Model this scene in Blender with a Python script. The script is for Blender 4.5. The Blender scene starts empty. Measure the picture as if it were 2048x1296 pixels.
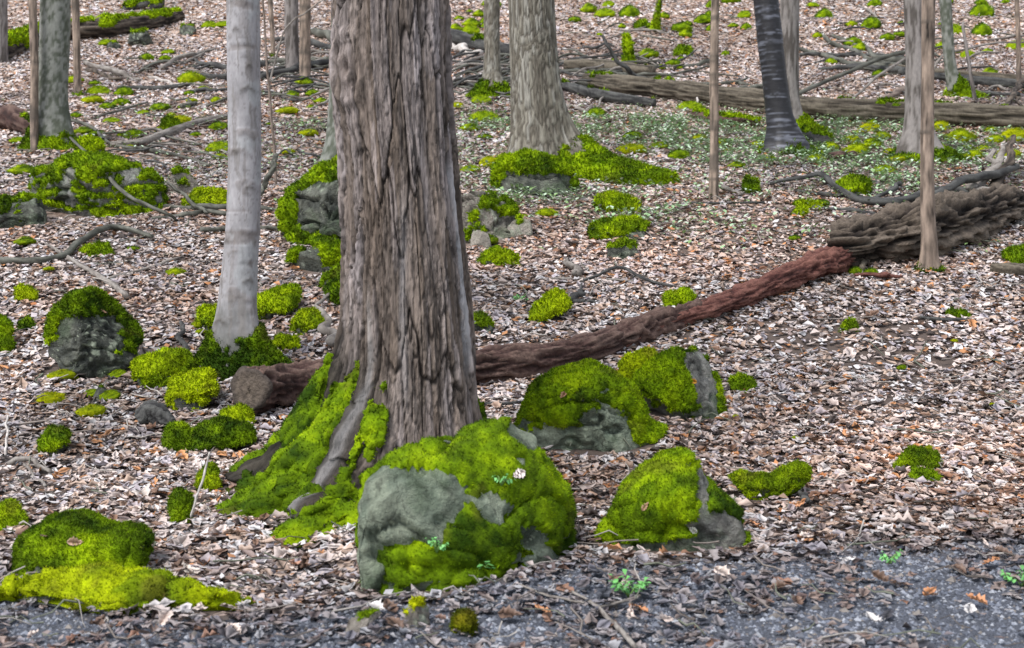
import bpy, math, random
import numpy as np

# ------------------------------------------------------------------ camera, sky, sun, exposure
scene = bpy.context.scene
COL = scene.collection
CAM_Z, PITCH, FOC = 1.6, math.radians(3.0), 2560.0      # FOC in photo pixels (2048 wide)
cam_d = bpy.data.cameras.new("camera")
cam_d.lens, cam_d.sensor_width = 45.0, 36.0
cam_d.clip_start, cam_d.clip_end = 0.05, 600.0
cam = bpy.data.objects.new("camera", cam_d); COL.objects.link(cam)
cam.location = (0, 0, CAM_Z); cam.rotation_euler = (math.pi / 2 - PITCH, 0, 0)
scene.camera = cam
cam_d.dof.use_dof = True; cam_d.dof.focus_distance = 9.5; cam_d.dof.aperture_fstop = 3.8

world = bpy.data.worlds.new("World"); scene.world = world; world.use_nodes = True
wn = world.node_tree.nodes; wl = world.node_tree.links
SUN_EL, SUN_AZ = math.radians(56), math.radians(-135)    # azimuth from +Y towards +X
sky = wn.new("ShaderNodeTexSky"); sky.sky_type = 'NISHITA'; sky.sun_disc = False
sky.sun_elevation = SUN_EL; sky.sun_rotation = SUN_AZ
hs = wn.new("ShaderNodeHueSaturation"); hs.inputs["Saturation"].default_value = 0.40   # thin overcast
wl.new(sky.outputs[0], hs.inputs["Color"])
wl.new(hs.outputs[0], wn["Background"].inputs[0])
wn["Background"].inputs[1].default_value = 0.10
sun_d = bpy.data.lights.new("sun", 'SUN'); sun_d.energy = 1.5; sun_d.angle = math.radians(22)
sun_d.color = (1.0, 0.97, 0.94)
sun = bpy.data.objects.new("sun", sun_d); COL.objects.link(sun)
sun.rotation_euler = (math.pi / 2 - SUN_EL, 0, math.pi - SUN_AZ)
sun.location = (0, 0, 20)
vs = scene.view_settings
vs.view_transform = 'Standard'; vs.look = 'None'; vs.gamma = 1.0; vs.use_curve_mapping = False
vs.exposure = 1.30
scene.render.engine = 'CYCLES'
scene.cycles.max_bounces = 5; scene.cycles.diffuse_bounces = 3; scene.cycles.glossy_bounces = 2
scene.cycles.use_denoising = True

rng = np.random.default_rng(7)

# ------------------------------------------------------------------ numpy noise
def _h(ix, iy, iz, seed):
    h = (ix.astype(np.int64) * 374761393 + iy.astype(np.int64) * 668265263 + iz.astype(np.int64) * 2147483647 % 4294967291
         + seed * 974634777) & 0xFFFFFFFF
    h = (h ^ (h >> 13)) * 1274126177 & 0xFFFFFFFF
    h = (h ^ (h >> 16)) * 2246822519 & 0xFFFFFFFF
    h = h ^ (h >> 15)
    return h.astype(np.float64) / 4294967295.0

def vnoise(p, seed=0):
    p = np.asarray(p, float)
    i = np.floor(p); f = p - i; u = f * f * f * (f * (f * 6 - 15) + 10)
    i = i.astype(np.int64); X, Y, Z = i[..., 0], i[..., 1], i[..., 2]
    r = 0
    for dx in (0, 1):
        wx = u[..., 0] if dx else 1 - u[..., 0]
        for dy in (0, 1):
            wy = u[..., 1] if dy else 1 - u[..., 1]
            for dz in (0, 1):
                wz = u[..., 2] if dz else 1 - u[..., 2]
                r = r + _h(X + dx, Y + dy, Z * 31 + dz * 31, seed) * wx * wy * wz
    return r * 2 - 1

def fbm(p, octv=3, seed=0, gain=0.5):
    p = np.asarray(p, float); a, s, t = 1.0, 0.0, 0.0
    for o in range(octv):
        s = s + a * vnoise(p * (2.03 ** o) + o * 17.3, seed + o); t += a; a *= gain
    return s / t

def worley2(x, y, seed=0, jit=0.95):
    ix, iy = np.floor(x).astype(np.int64), np.floor(y).astype(np.int64)
    f1 = np.full(x.shape, 9.0); f2 = np.full(x.shape, 9.0); cid = np.zeros(x.shape)
    dxs = np.zeros(x.shape); dys = np.zeros(x.shape)
    zz = np.zeros_like(ix)
    for a in (-1, 0, 1):
        for b in (-1, 0, 1):
            cx, cy = ix + a, iy + b
            jx = cx + 0.5 + (_h(cx, cy, zz, seed) - 0.5) * jit
            jy = cy + 0.5 + (_h(cx, cy, zz + 7, seed + 5) - 0.5) * jit
            d = np.hypot(x - jx, y - jy)
            c = _h(cx, cy, zz + 13, seed + 9)
            nearer = d < f1
            f2 = np.where(nearer, f1, np.minimum(f2, d))
            cid = np.where(nearer, c, cid)
            dxs = np.where(nearer, x - jx, dxs); dys = np.where(nearer, y - jy, dys)
            f1 = np.where(nearer, d, f1)
    return f1, f2, cid, dxs, dys

def worley3(p, seed=0):
    i = np.floor(p).astype(np.int64)
    f1 = np.full(p.shape[:-1], 9.0); cid = np.zeros(p.shape[:-1])
    for a in (-1, 0, 1):
        for b in (-1, 0, 1):
            for c in (-1, 0, 1):
                x, y, z = i[..., 0] + a, i[..., 1] + b, (i[..., 2] + c) * 31
                q = np.stack([i[..., 0] + a + .5 + (_h(x, y, z, seed) - .5) * .9,
                              i[..., 1] + b + .5 + (_h(x, y, z, seed + 3) - .5) * .9,
                              i[..., 2] + c + .5 + (_h(x, y, z, seed + 6) - .5) * .9], -1)
                d = np.linalg.norm(p - q, axis=-1)
                k = d < f1
                cid = np.where(k, _h(x, y, z, seed + 11), cid); f1 = np.where(k, d, f1)
    return f1, cid

def sstep(a, b, x):
    t = np.clip((x - a) / (b - a), 0, 1); return t * t * (3 - 2 * t)

def lerp3(a, b, t): return np.asarray(a) * (1 - t[..., None]) + np.asarray(b) * t[..., None]

# ------------------------------------------------------------------ terrain and pixel -> ground
_D = [-30, 0, 4.6, 7, 9.6, 12, 15, 17, 20, 24, 30, 36, 50, 80, 140]
_Z = [-.4, .12, .20, .30, .78, 1.45, 2.3, 2.85, 3.6, 4.6, 6.5, 8.7, 14, 26, 48]
_yy = np.linspace(-30, 140, 3400)
_zz = np.interp(_yy, _D, _Z)
_k = np.hanning(25); _k /= _k.sum()
_zz = np.convolve(np.pad(_zz, 12, mode='edge'), _k, 'valid')

def ground(x, y):
    x, y = np.asarray(x, float), np.asarray(y, float)
    z = np.interp(y, _yy, _zz)
    p = np.stack([x, y, np.zeros_like(x)], -1)
    far = np.clip(y / 20, .5, 2.2)
    z = z + .045 * far * vnoise(p / 1.7, 3) + .018 * vnoise(p / .45, 4)
    # hollow in front of the big tree, left of the front boulder
    z = z - .07 * np.exp(-(((x + .95) / .5) ** 2 + ((y - 5.6) / .5) ** 2))
    return z

FWD = np.array([0, math.cos(PITCH), -math.sin(PITCH)]); UP = np.array([0, math.sin(PITCH), math.cos(PITCH)])
CAM = np.array([0, 0, CAM_Z])
def ray(px, py):
    return FWD + (px - 1024) / FOC * np.array([1., 0, 0]) + (648 - py) / FOC * UP
_T = np.concatenate([np.linspace(2.5, 15, 500), np.linspace(15.02, 60, 900)])
def G(px, py):
    """Where the line of sight through a photo pixel meets the slope."""
    d = ray(px, py); P = CAM + _T[:, None] * d
    g = P[:, 2] - ground(P[:, 0], P[:, 1])
    i = np.argmax(g < 0)
    if i == 0: i = len(_T) - 1
    a = g[i - 1] / (g[i - 1] - g[i]); t = _T[i - 1] + a * (_T[i] - _T[i - 1])
    return CAM + t * d
def W(px, py, Y):
    d = ray(px, py); return CAM + d * (Y / d[1])
def pxm(Y): return Y / FOC          # metres per photo pixel at depth Y

# ------------------------------------------------------------------ mesh helpers
def make_mesh(name, V, F, cols=None, smooth=True, extra=None):
    """F: array (n,3) or (n,4), or list of such arrays."""
    Fs = F if isinstance(F, list) else [F]
    Fs = [np.asarray(f, np.int32) for f in Fs if len(f)]
    me = bpy.data.meshes.new(name)
    V = np.ascontiguousarray(V, np.float32)
    me.vertices.add(len(V)); me.vertices.foreach_set("co", V.ravel())
    nl = sum(f.size for f in Fs); npol = sum(len(f) for f in Fs)
    me.loops.add(nl); me.polygons.add(npol)
    me.loops.foreach_set("vertex_index", np.concatenate([f.ravel() for f in Fs]))
    st, o = [], 0
    for f in Fs:
        k = f.shape[1]; st.append(o + np.arange(len(f)) * k); o += f.size
    me.polygons.foreach_set("loop_start", np.concatenate(st).astype(np.int32))
    me.update(calc_edges=True)
    me.polygons.foreach_set("use_smooth", np.full(npol, smooth))
    if cols is not None:
        a = me.attributes.new("Col", 'FLOAT_COLOR', 'POINT')
        c = np.ones((len(V), 4), np.float32); c[:, :3] = np.clip(cols, 0, 1)
        a.data.foreach_set("color", c.ravel())
    for k, v in (extra or {}).items():
        a = me.attributes.new(k, 'FLOAT', 'POINT'); a.data.foreach_set("value", np.asarray(v, np.float32))
    return me

def link(name, me, mat, parent=None, loc=None):
    o = bpy.data.objects.new(name, me); COL.objects.link(o)
    if mat is not None and me is not None and not me.materials: me.materials.append(mat)
    if parent is not None: o.parent = parent
    if loc is not None: o.location = loc
    return o

def tag(o, label=None, cat=None, group=None, kind=None):
    if label: o["label"] = label
    if cat: o["category"] = cat
    if group: o["group"] = group
    if kind: o["kind"] = kind
    return o

def empty(name, loc, label, cat, group=None):
    o = bpy.data.objects.new(name, None); COL.objects.link(o)
    o.location = tuple(float(a) for a in loc); o.empty_display_size = .1
    return tag(o, label, cat, group)

def grid_faces(nr, nc, wrap=True, off=0):
    r = np.arange(nr - 1)[:, None]; c = np.arange(nc if wrap else nc - 1)[None, :]
    c2 = (c + 1) % nc
    return (np.stack([r * nc + c, r * nc + c2, (r + 1) * nc + c2, (r + 1) * nc + c], -1).reshape(-1, 4) + off)

def normals(V, F):
    N = np.zeros_like(V)
    Fs = F if isinstance(F, list) else [F]
    for f in Fs:
        if not len(f): continue
        if f.shape[1] == 4: n = np.cross(V[f[:, 2]] - V[f[:, 0]], V[f[:, 3]] - V[f[:, 1]])
        else: n = np.cross(V[f[:, 1]] - V[f[:, 0]], V[f[:, 2]] - V[f[:, 0]])
        for k in range(f.shape[1]):
            for a in range(3): N[:, a] += np.bincount(f[:, k], n[:, a], len(V))
    return N / (np.linalg.norm(N, axis=1, keepdims=True) + 1e-12)

# ------------------------------------------------------------------ materials
def new_mat(name):
    m = bpy.data.materials.new(name); m.use_nodes = True
    return m, m.node_tree.nodes, m.node_tree.links, m.node_tree.nodes["Principled BSDF"]

def col_mat(name, rough=.8, spec=.3, bump=0.0, bscale=40, vscale=(1, 1, 1), var=.25, nscale=30, bdist=.01):
    """Vertex colour, varied by noise, with fine procedural relief."""
    m, n, l, b = new_mat(name)
    at = n.new("ShaderNodeAttribute"); at.attribute_name = "Col"
    tc = n.new("ShaderNodeTexCoord"); mp = n.new("ShaderNodeMapping"); mp.inputs["Scale"].default_value = vscale
    l.new(tc.outputs["Object"], mp.inputs[0])
    nz = n.new("ShaderNodeTexNoise"); nz.inputs["Scale"].default_value = nscale; nz.inputs["Detail"].default_value = 5
    l.new(mp.outputs[0], nz.inputs["Vector"])
    mr = n.new("ShaderNodeMapRange"); mr.inputs[3].default_value = 1 - var; mr.inputs[4].default_value = 1 + var
    mr.inputs[1].default_value = .25; mr.inputs[2].default_value = .75
    l.new(nz.outputs[0], mr.inputs[0])
    mx = n.new("ShaderNodeVectorMath"); mx.operation = 'SCALE'
    l.new(at.outputs["Color"], mx.inputs[0]); l.new(mr.outputs[0], mx.inputs["Scale"])
    l.new(mx.outputs[0], b.inputs["Base Color"])
    b.inputs["Roughness"].default_value = rough; b.inputs["Specular IOR Level"].default_value = spec
    if bump:
        nb = n.new("ShaderNodeTexNoise"); nb.inputs["Scale"].default_value = bscale; nb.inputs["Detail"].default_value = 6
        l.new(mp.outputs[0], nb.inputs["Vector"])
        bp = n.new("ShaderNodeBump"); bp.inputs["Strength"].default_value = bump; bp.inputs["Distance"].default_value = bdist
        l.new(nb.outputs[0], bp.inputs["Height"]); l.new(bp.outputs[0], b.inputs["Normal"])
    return m

M_LEAF = col_mat("dry_leaf", .55, .45, 0, var=.18, nscale=60)
M_MOSS = col_mat("moss", .9, .12, .9, 220, var=.30, nscale=45, bdist=.012)
M_BARK = col_mat("bark", .85, .2, 1.0, 110, (1, 1, .22), var=.28, nscale=35, bdist=.01)
M_SMOOTH = col_mat("smooth_bark", .75, .25, .35, 70, (1, 1, .5), var=.16, nscale=40, bdist=.004)
M_CHERRY = col_mat("cherry_bark", .5, .45, .4, 50, (.35, .35, 2.2), var=.35, nscale=26, bdist=.006)
M_WOOD = col_mat("rotten_wood", .85, .2, .9, 55, var=.35, nscale=40, bdist=.012)
M_TWIG = col_mat("twig_bark", .8, .25, .4, 90, var=.25, nscale=40, bdist=.004)
M_STONE = None
M_PEB = col_mat("pebbles", .6, .4, 0, var=.2, nscale=80)
M_HERB = col_mat("herb_leaf", .5, .35, 0, var=.15, nscale=60)

def stone_mat():
    m, n, l, b = new_mat("stone")
    at = n.new("ShaderNodeAttribute"); at.attribute_name = "Col"; tc = n.new("ShaderNodeTexCoord")
    def noise(sc, det, ro, lo, hi, a, c):
        z = n.new("ShaderNodeTexNoise"); z.inputs["Scale"].default_value = sc; z.inputs["Detail"].default_value = det; z.inputs["Roughness"].default_value = ro
        l.new(tc.outputs["Object"], z.inputs["Vector"]); r_ = n.new("ShaderNodeMapRange")
        for i, v in enumerate((lo, hi, a, c)): r_.inputs[i + 1].default_value = v
        l.new(z.outputs[0], r_.inputs[0]); return z.outputs[0], r_.outputs[0]
    _, big = noise(7, 9, .72, .33, .67, .45, 1.6)
    sc = n.new("ShaderNodeVectorMath"); sc.operation = 'SCALE'; l.new(at.outputs["Color"], sc.inputs[0]); l.new(big, sc.inputs["Scale"])
    _, spot = noise(48, 3, .5, .60, .68, 0, .8)
    _, where = noise(5, 3, .5, .48, .62, 0, 1)
    ml = n.new("ShaderNodeMath"); ml.operation = 'MULTIPLY'; l.new(spot, ml.inputs[0]); l.new(where, ml.inputs[1])
    mx = n.new("ShaderNodeMix"); mx.data_type = 'RGBA'; l.new(ml.outputs[0], mx.inputs[0]); l.new(sc.outputs[0], mx.inputs[6]); mx.inputs[7].default_value = (.46, .52, .38, 1)
    _, gr = noise(3.2, 6, .6, .5, .66, 0, .6)
    m2 = n.new("ShaderNodeMix"); m2.data_type = 'RGBA'; l.new(gr, m2.inputs[0]); l.new(mx.outputs[2], m2.inputs[6]); m2.inputs[7].default_value = (.075, .12, .055, 1)
    wn_ = n.new("ShaderNodeTexNoise"); wn_.inputs["Scale"].default_value = 4; wn_.inputs["Detail"].default_value = 6
    wa = n.new("ShaderNodeVectorMath"); wa.operation = 'MULTIPLY_ADD'; wa.inputs[1].default_value = (.45, .45, .45); l.new(tc.outputs["Object"], wn_.inputs["Vector"]); l.new(wn_.outputs["Color"], wa.inputs[0]); l.new(tc.outputs["Object"], wa.inputs[2])
    vo = n.new("ShaderNodeTexVoronoi"); vo.feature = 'DISTANCE_TO_EDGE'; vo.inputs["Scale"].default_value = 3.2; l.new(wa.outputs[0], vo.inputs["Vector"])
    vr = n.new("ShaderNodeMapRange"); vr.inputs[1].default_value = .0; vr.inputs[2].default_value = .012; vr.inputs[3].default_value = .5; vr.inputs[4].default_value = 1; l.new(vo.outputs["Distance"], vr.inputs[0])
    s3 = n.new("ShaderNodeVectorMath"); s3.operation = 'SCALE'; l.new(m2.outputs[2], s3.inputs[0]); l.new(vr.outputs[0], s3.inputs["Scale"])
    l.new(s3.outputs[0], b.inputs["Base Color"]); b.inputs["Roughness"].default_value = .85; b.inputs["Specular IOR Level"].default_value = .2
    h, _ = noise(26, 10, .68, 0, 1, 0, 1)
    bp = n.new("ShaderNodeBump"); bp.inputs["Strength"].default_value = 1; bp.inputs["Distance"].default_value = .06
    l.new(h, bp.inputs["Height"]); l.new(bp.outputs[0], b.inputs["Normal"])
    return m
M_STONE = stone_mat()

def ground_mat():
    m, n, l, b = new_mat("leaf_litter_soil")
    tc = n.new("ShaderNodeTexCoord")
    def vor(scale, rnd):
        v = n.new("ShaderNodeTexVoronoi"); v.inputs["Scale"].default_value = scale
        wv = n.new("ShaderNodeTexNoise"); wv.inputs["Scale"].default_value = scale * 1.3
        ad = n.new("ShaderNodeVectorMath"); ad.operation = 'MULTIPLY_ADD'
        ad.inputs[1].default_value = (.09, .09, .09)
        l.new(wv.outputs["Color"], ad.inputs[0]); l.new(tc.outputs["Object"], ad.inputs[2]); l.new(tc.outputs["Object"], wv.inputs["Vector"])
        l.new(ad.outputs[0], v.inputs["Vector"])
        sp = n.new("ShaderNodeSeparateColor"); l.new(v.outputs["Color"], sp.inputs[0])
        return sp.outputs[0], v.outputs["Distance"]
    r1, d1 = vor(13, 1)
    ra = n.new("ShaderNodeValToRGB"); ra.color_ramp.interpolation = 'CONSTANT'
    els = [(0, (.05, .036, .03)), (.2, (.16, .10, .07)), (.38, (.30, .21, .16)), (.58, (.42, .33, .28)), (.8, (.52, .45, .41)), (.93, (.34, .17, .08))]
    ra.color_ramp.elements[0].position = 0; ra.color_ramp.elements[0].color = (*els[0][1], 1)
    ra.color_ramp.elements[1].position = els[1][0]; ra.color_ramp.elements[1].color = (*els[1][1], 1)
    for p, c in els[2:]:
        e = ra.color_ramp.elements.new(p); e.color = (*c, 1)
    l.new(r1, ra.inputs[0])
    # dark humus near, grit where the track runs
    at = n.new("ShaderNodeAttribute"); at.attribute_name = "gravel"
    af = n.new("ShaderNodeAttribute"); af.attribute_name = "humus"
    hz = n.new("ShaderNodeMix"); hz.data_type = 'RGBA'
    l.new(af.outputs["Fac"], hz.inputs[0]); l.new(ra.outputs[0], hz.inputs[6]); hz.inputs[7].default_value = (.10, .076, .064, 1)
    gn = n.new("ShaderNodeTexNoise"); gn.inputs["Scale"].default_value = 110; gn.inputs["Detail"].default_value = 4
    l.new(tc.outputs["Object"], gn.inputs["Vector"])
    gr = n.new("ShaderNodeValToRGB"); gr.color_ramp.elements[0].color = (.022, .024, .030, 1); gr.color_ramp.elements[1].color = (.13, .14, .17, 1)
    gr.color_ramp.elements[0].position = .3; gr.color_ramp.elements[1].position = .75
    l.new(gn.outputs[0], gr.inputs[0])
    mx = n.new("ShaderNodeMix"); mx.data_type = 'RGBA'
    l.new(at.outputs["Fac"], mx.inputs[0]); l.new(hz.outputs[2], mx.inputs[6]); l.new(gr.outputs[0], mx.inputs[7])
    l.new(mx.outputs[2], b.inputs["Base Color"]); b.inputs["Roughness"].default_value = .8
    b.inputs["Specular IOR Level"].default_value = .25
    bp = n.new("ShaderNodeBump"); bp.inputs["Strength"].default_value = .8; bp.inputs["Distance"].default_value = .02
    l.new(d1, bp.inputs["Height"]); l.new(bp.outputs[0], b.inputs["Normal"])
    return m
M_GROUND = ground_mat()

# ------------------------------------------------------------------ the hillside
# edge of the gravelly track in the foreground, as ground points
_edge = np.array([G(px, py)[:2] for px, py in [(-200, 1165), (150, 1185), (420, 1225), (640, 1205), (760, 1198), (950, 1152), (1120, 1115), (1420, 1112), (1600, 1090), (1850, 1078), (2200, 1070)]])
def gravel_mask(x, y):
    e = np.interp(x, _edge[:, 0], _edge[:, 1])
    p = np.stack([x, y, 0 * x], -1)
    return sstep(.0, .35, e - y + .22 * fbm(p * 3.1, 2, 21))

rows = np.concatenate([np.arange(-8, 3, .5), np.arange(3, 14, .06), np.arange(14, 46, .16), np.arange(46, 140.1, 3.0)])
t = np.concatenate([np.linspace(-6, -1.15, 12), np.linspace(-1.1, 1.1, 200), np.linspace(1.15, 6, 12)])
wid = .5 * np.clip(rows, 3, None) + 1.6
GX = t[None, :] * wid[:, None]; GY = np.repeat(rows[:, None], len(t), 1)
GZ = ground(GX, GY)
V = np.stack([GX, GY, GZ], -1).reshape(-1, 3)
gm = gravel_mask(V[:, 0], V[:, 1])
me = make_mesh("hillside", V, grid_faces(len(rows), len(t), False), extra={"gravel": gm, "humus": 1 - sstep(9, 22, V[:, 1])})
tag(link("hillside", me, M_GROUND), kind="structure")

# ------------------------------------------------------------------ moss
MOSS_LO, MOSS_MID, MOSS_HI = (.026, .058, .002), (.132, .222, .002), (.305, .43, .003)
def moss_col(P, seed, tint=0.0, yellow=0.0):
    a = fbm(P * 5, 3, seed) * .9 + fbm(P * 22, 2, seed + 4) * .55
    tt = np.clip(.5 + a * .8 + tint, 0, 1)
    c = np.where(tt[:, None] < .5, lerp3(MOSS_LO, MOSS_MID, np.clip(tt * 2, 0, 1)), lerp3(MOSS_MID, MOSS_HI, np.clip(tt * 2 - 1, 0, 1)))
    br = sstep(.32, .6, fbm(P * 7, 3, seed + 8))[:, None] * .42          # brown, dying patches
    c = c * (1 - br) + np.array([.10, .085, .015]) * br
    return c * np.array([1 + yellow, 1 + .25 * yellow, 1])

def fuzz(V, F, C, dist, seed, dens=1.0):
    """Short shoots standing on a moss surface."""
    r = np.random.default_rng(seed)
    tri = np.concatenate([F[:, [0, 1, 2]], F[:, [0, 2, 3]]]) if F.shape[1] == 4 else F
    a, b, c = V[tri[:, 0]], V[tri[:, 1]], V[tri[:, 2]]
    cr = np.cross(b - a, c - a); ar = np.linalg.norm(cr, axis=1) / 2
    k = max(dist / 7.0, .8)
    n = int(min(ar.sum() * 27000 / k ** 2 * dens, 21000))
    if n < 4 or ar.sum() <= 0: return V[:0], np.zeros((0, 3), np.int32), C[:0]
    i = r.choice(len(tri), n, p=ar / ar.sum())
    u, v = r.random(n), r.random(n); s = u + v > 1; u[s], v[s] = 1 - u[s], 1 - v[s]
    P = a[i] + u[:, None] * (b - a)[i] + v[:, None] * (c - a)[i]
    N = cr[i] / (2 * ar[i] + 1e-12)[:, None]
    d = N + r.normal(0, .45, (n, 3)) + np.array([0, 0, .25]); d /= np.linalg.norm(d, axis=1)[:, None]
    s_ = np.cross(d, r.normal(0, 1, (n, 3))); s_ /= np.linalg.norm(s_, axis=1)[:, None] + 1e-9
    L = r.uniform(.006, .020, n)[:, None] * k; w = r.uniform(.0026, .0048, n)[:, None] * k
    B = P - N * .003
    VV = np.stack([B - s_ * w, B + s_ * w, P + d * L], 1).reshape(-1, 3)
    cc = C[tri[i, 0]] * (r.uniform(.5, 1.7, n)[:, None] * np.where(r.random(n) < .06, .45, 1)[:, None]) + np.where(r.random(n) < .05, .05, 0)[:, None] * np.array([1.3, .9, .3])
    CC = np.repeat(cc, 3, 0)
    return VV, np.arange(3 * n).reshape(-1, 3), CC

def moss_from(V, F, N, mask, th, seed, dist, tint=0.0, yellow=0.0, lump=None, fuzzy=1.0):
    """Mossy skin lying on part of a surface: the faces where mask > 0, raised and lumpy."""
    keep = (mask[F] > .06).any(1) & (mask[F].mean(1) > .05)
    F2 = F[keep]
    if len(F2) < 4: return None
    idx = np.unique(F2); inv = np.full(len(V), -1); inv[idx] = np.arange(len(idx)); F2 = inv[F2]
    P, n, m = V[idx], N[idx], mask[idx]
    lp = lump or .075 * max(dist / 7, 1)
    f1, cid = worley3(P / lp + fbm(P / lp * .6, 2, seed)[:, None] * .35, seed)
    f1b, _ = worley3(P / (lp * .42), seed + 2)
    puff = np.sqrt(np.clip(1 - (f1 / .85) ** 2, 0, 1)) * (.55 + .6 * cid); puffb = np.sqrt(np.clip(1 - (f1b / .85) ** 2, 0, 1))
    e = sstep(.05, .55, m)
    h = e * th * (.42 + .55 * puff + .25 * puffb + .4 * fbm(P * 6, 2, seed)) - (1 - e) * .008
    P2 = P + n * h[:, None] + np.array([0, 0, 1]) * (e * th * .2)[:, None]
    C = moss_col(P, seed, tint, yellow) * (.85 + .3 * cid)[:, None]
    fv, ff, fc = fuzz(P2, F2, C, dist, seed, fuzzy)
    ff = ff + len(P2)
    return np.concatenate([P2, fv]), [F2, ff], np.concatenate([C, fc])

# ------------------------------------------------------------------ stones and boulders
STONE = {"green": ((.17, .205, .155), (.32, .36, .27), (.085, .11, .08)),
         "grey": ((.20, .20, .185), (.30, .29, .26), (.10, .10, .09)),
         "dark": ((.075, .08, .07), (.14, .145, .12), (.04, .045, .04)),
         "tan": ((.30, .27, .23), (.40, .36, .31), (.17, .15, .13))}
def stone_col(P, kind, seed):
    a, b, c = STONE[kind]
    t1 = sstep(-.3, .3, fbm(P * 9, 5, seed, .65)); t2 = sstep(.0, .35, fbm(P * 5 + 9, 5, seed + 5, .6))
    C = lerp3(a, b, t1); C = C * (1 - t2[:, None] * .8) + np.array(c) * t2[:, None] * .8
    li = sstep(.12, .32, fbm(P * 30, 3, seed + 9)) * sstep(-.1, .25, fbm(P * 4, 2, seed + 12))   # lichen spots
    C = C * (1 - li[:, None] * .7) + np.array([.42, .47, .36]) * li[:, None] * .7
    # strata and hairline cracks
    cr = sstep(.03, .0, np.abs(fbm(P * np.array([2.2, 2.2, 5]), 3, seed + 15)))
    return C * (1 - .55 * cr[:, None])

def resample(poly, n):
    P = np.asarray(poly, float); Q = np.vstack([P, P[:1]])
    d = np.r_[0, np.cumsum(np.linalg.norm(np.diff(Q, axis=0), axis=1))]
    s = np.linspace(0, d[-1], n, endpoint=False)
    return np.stack([np.interp(s, d, Q[:, i]) for i in range(2)], 1)

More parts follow.
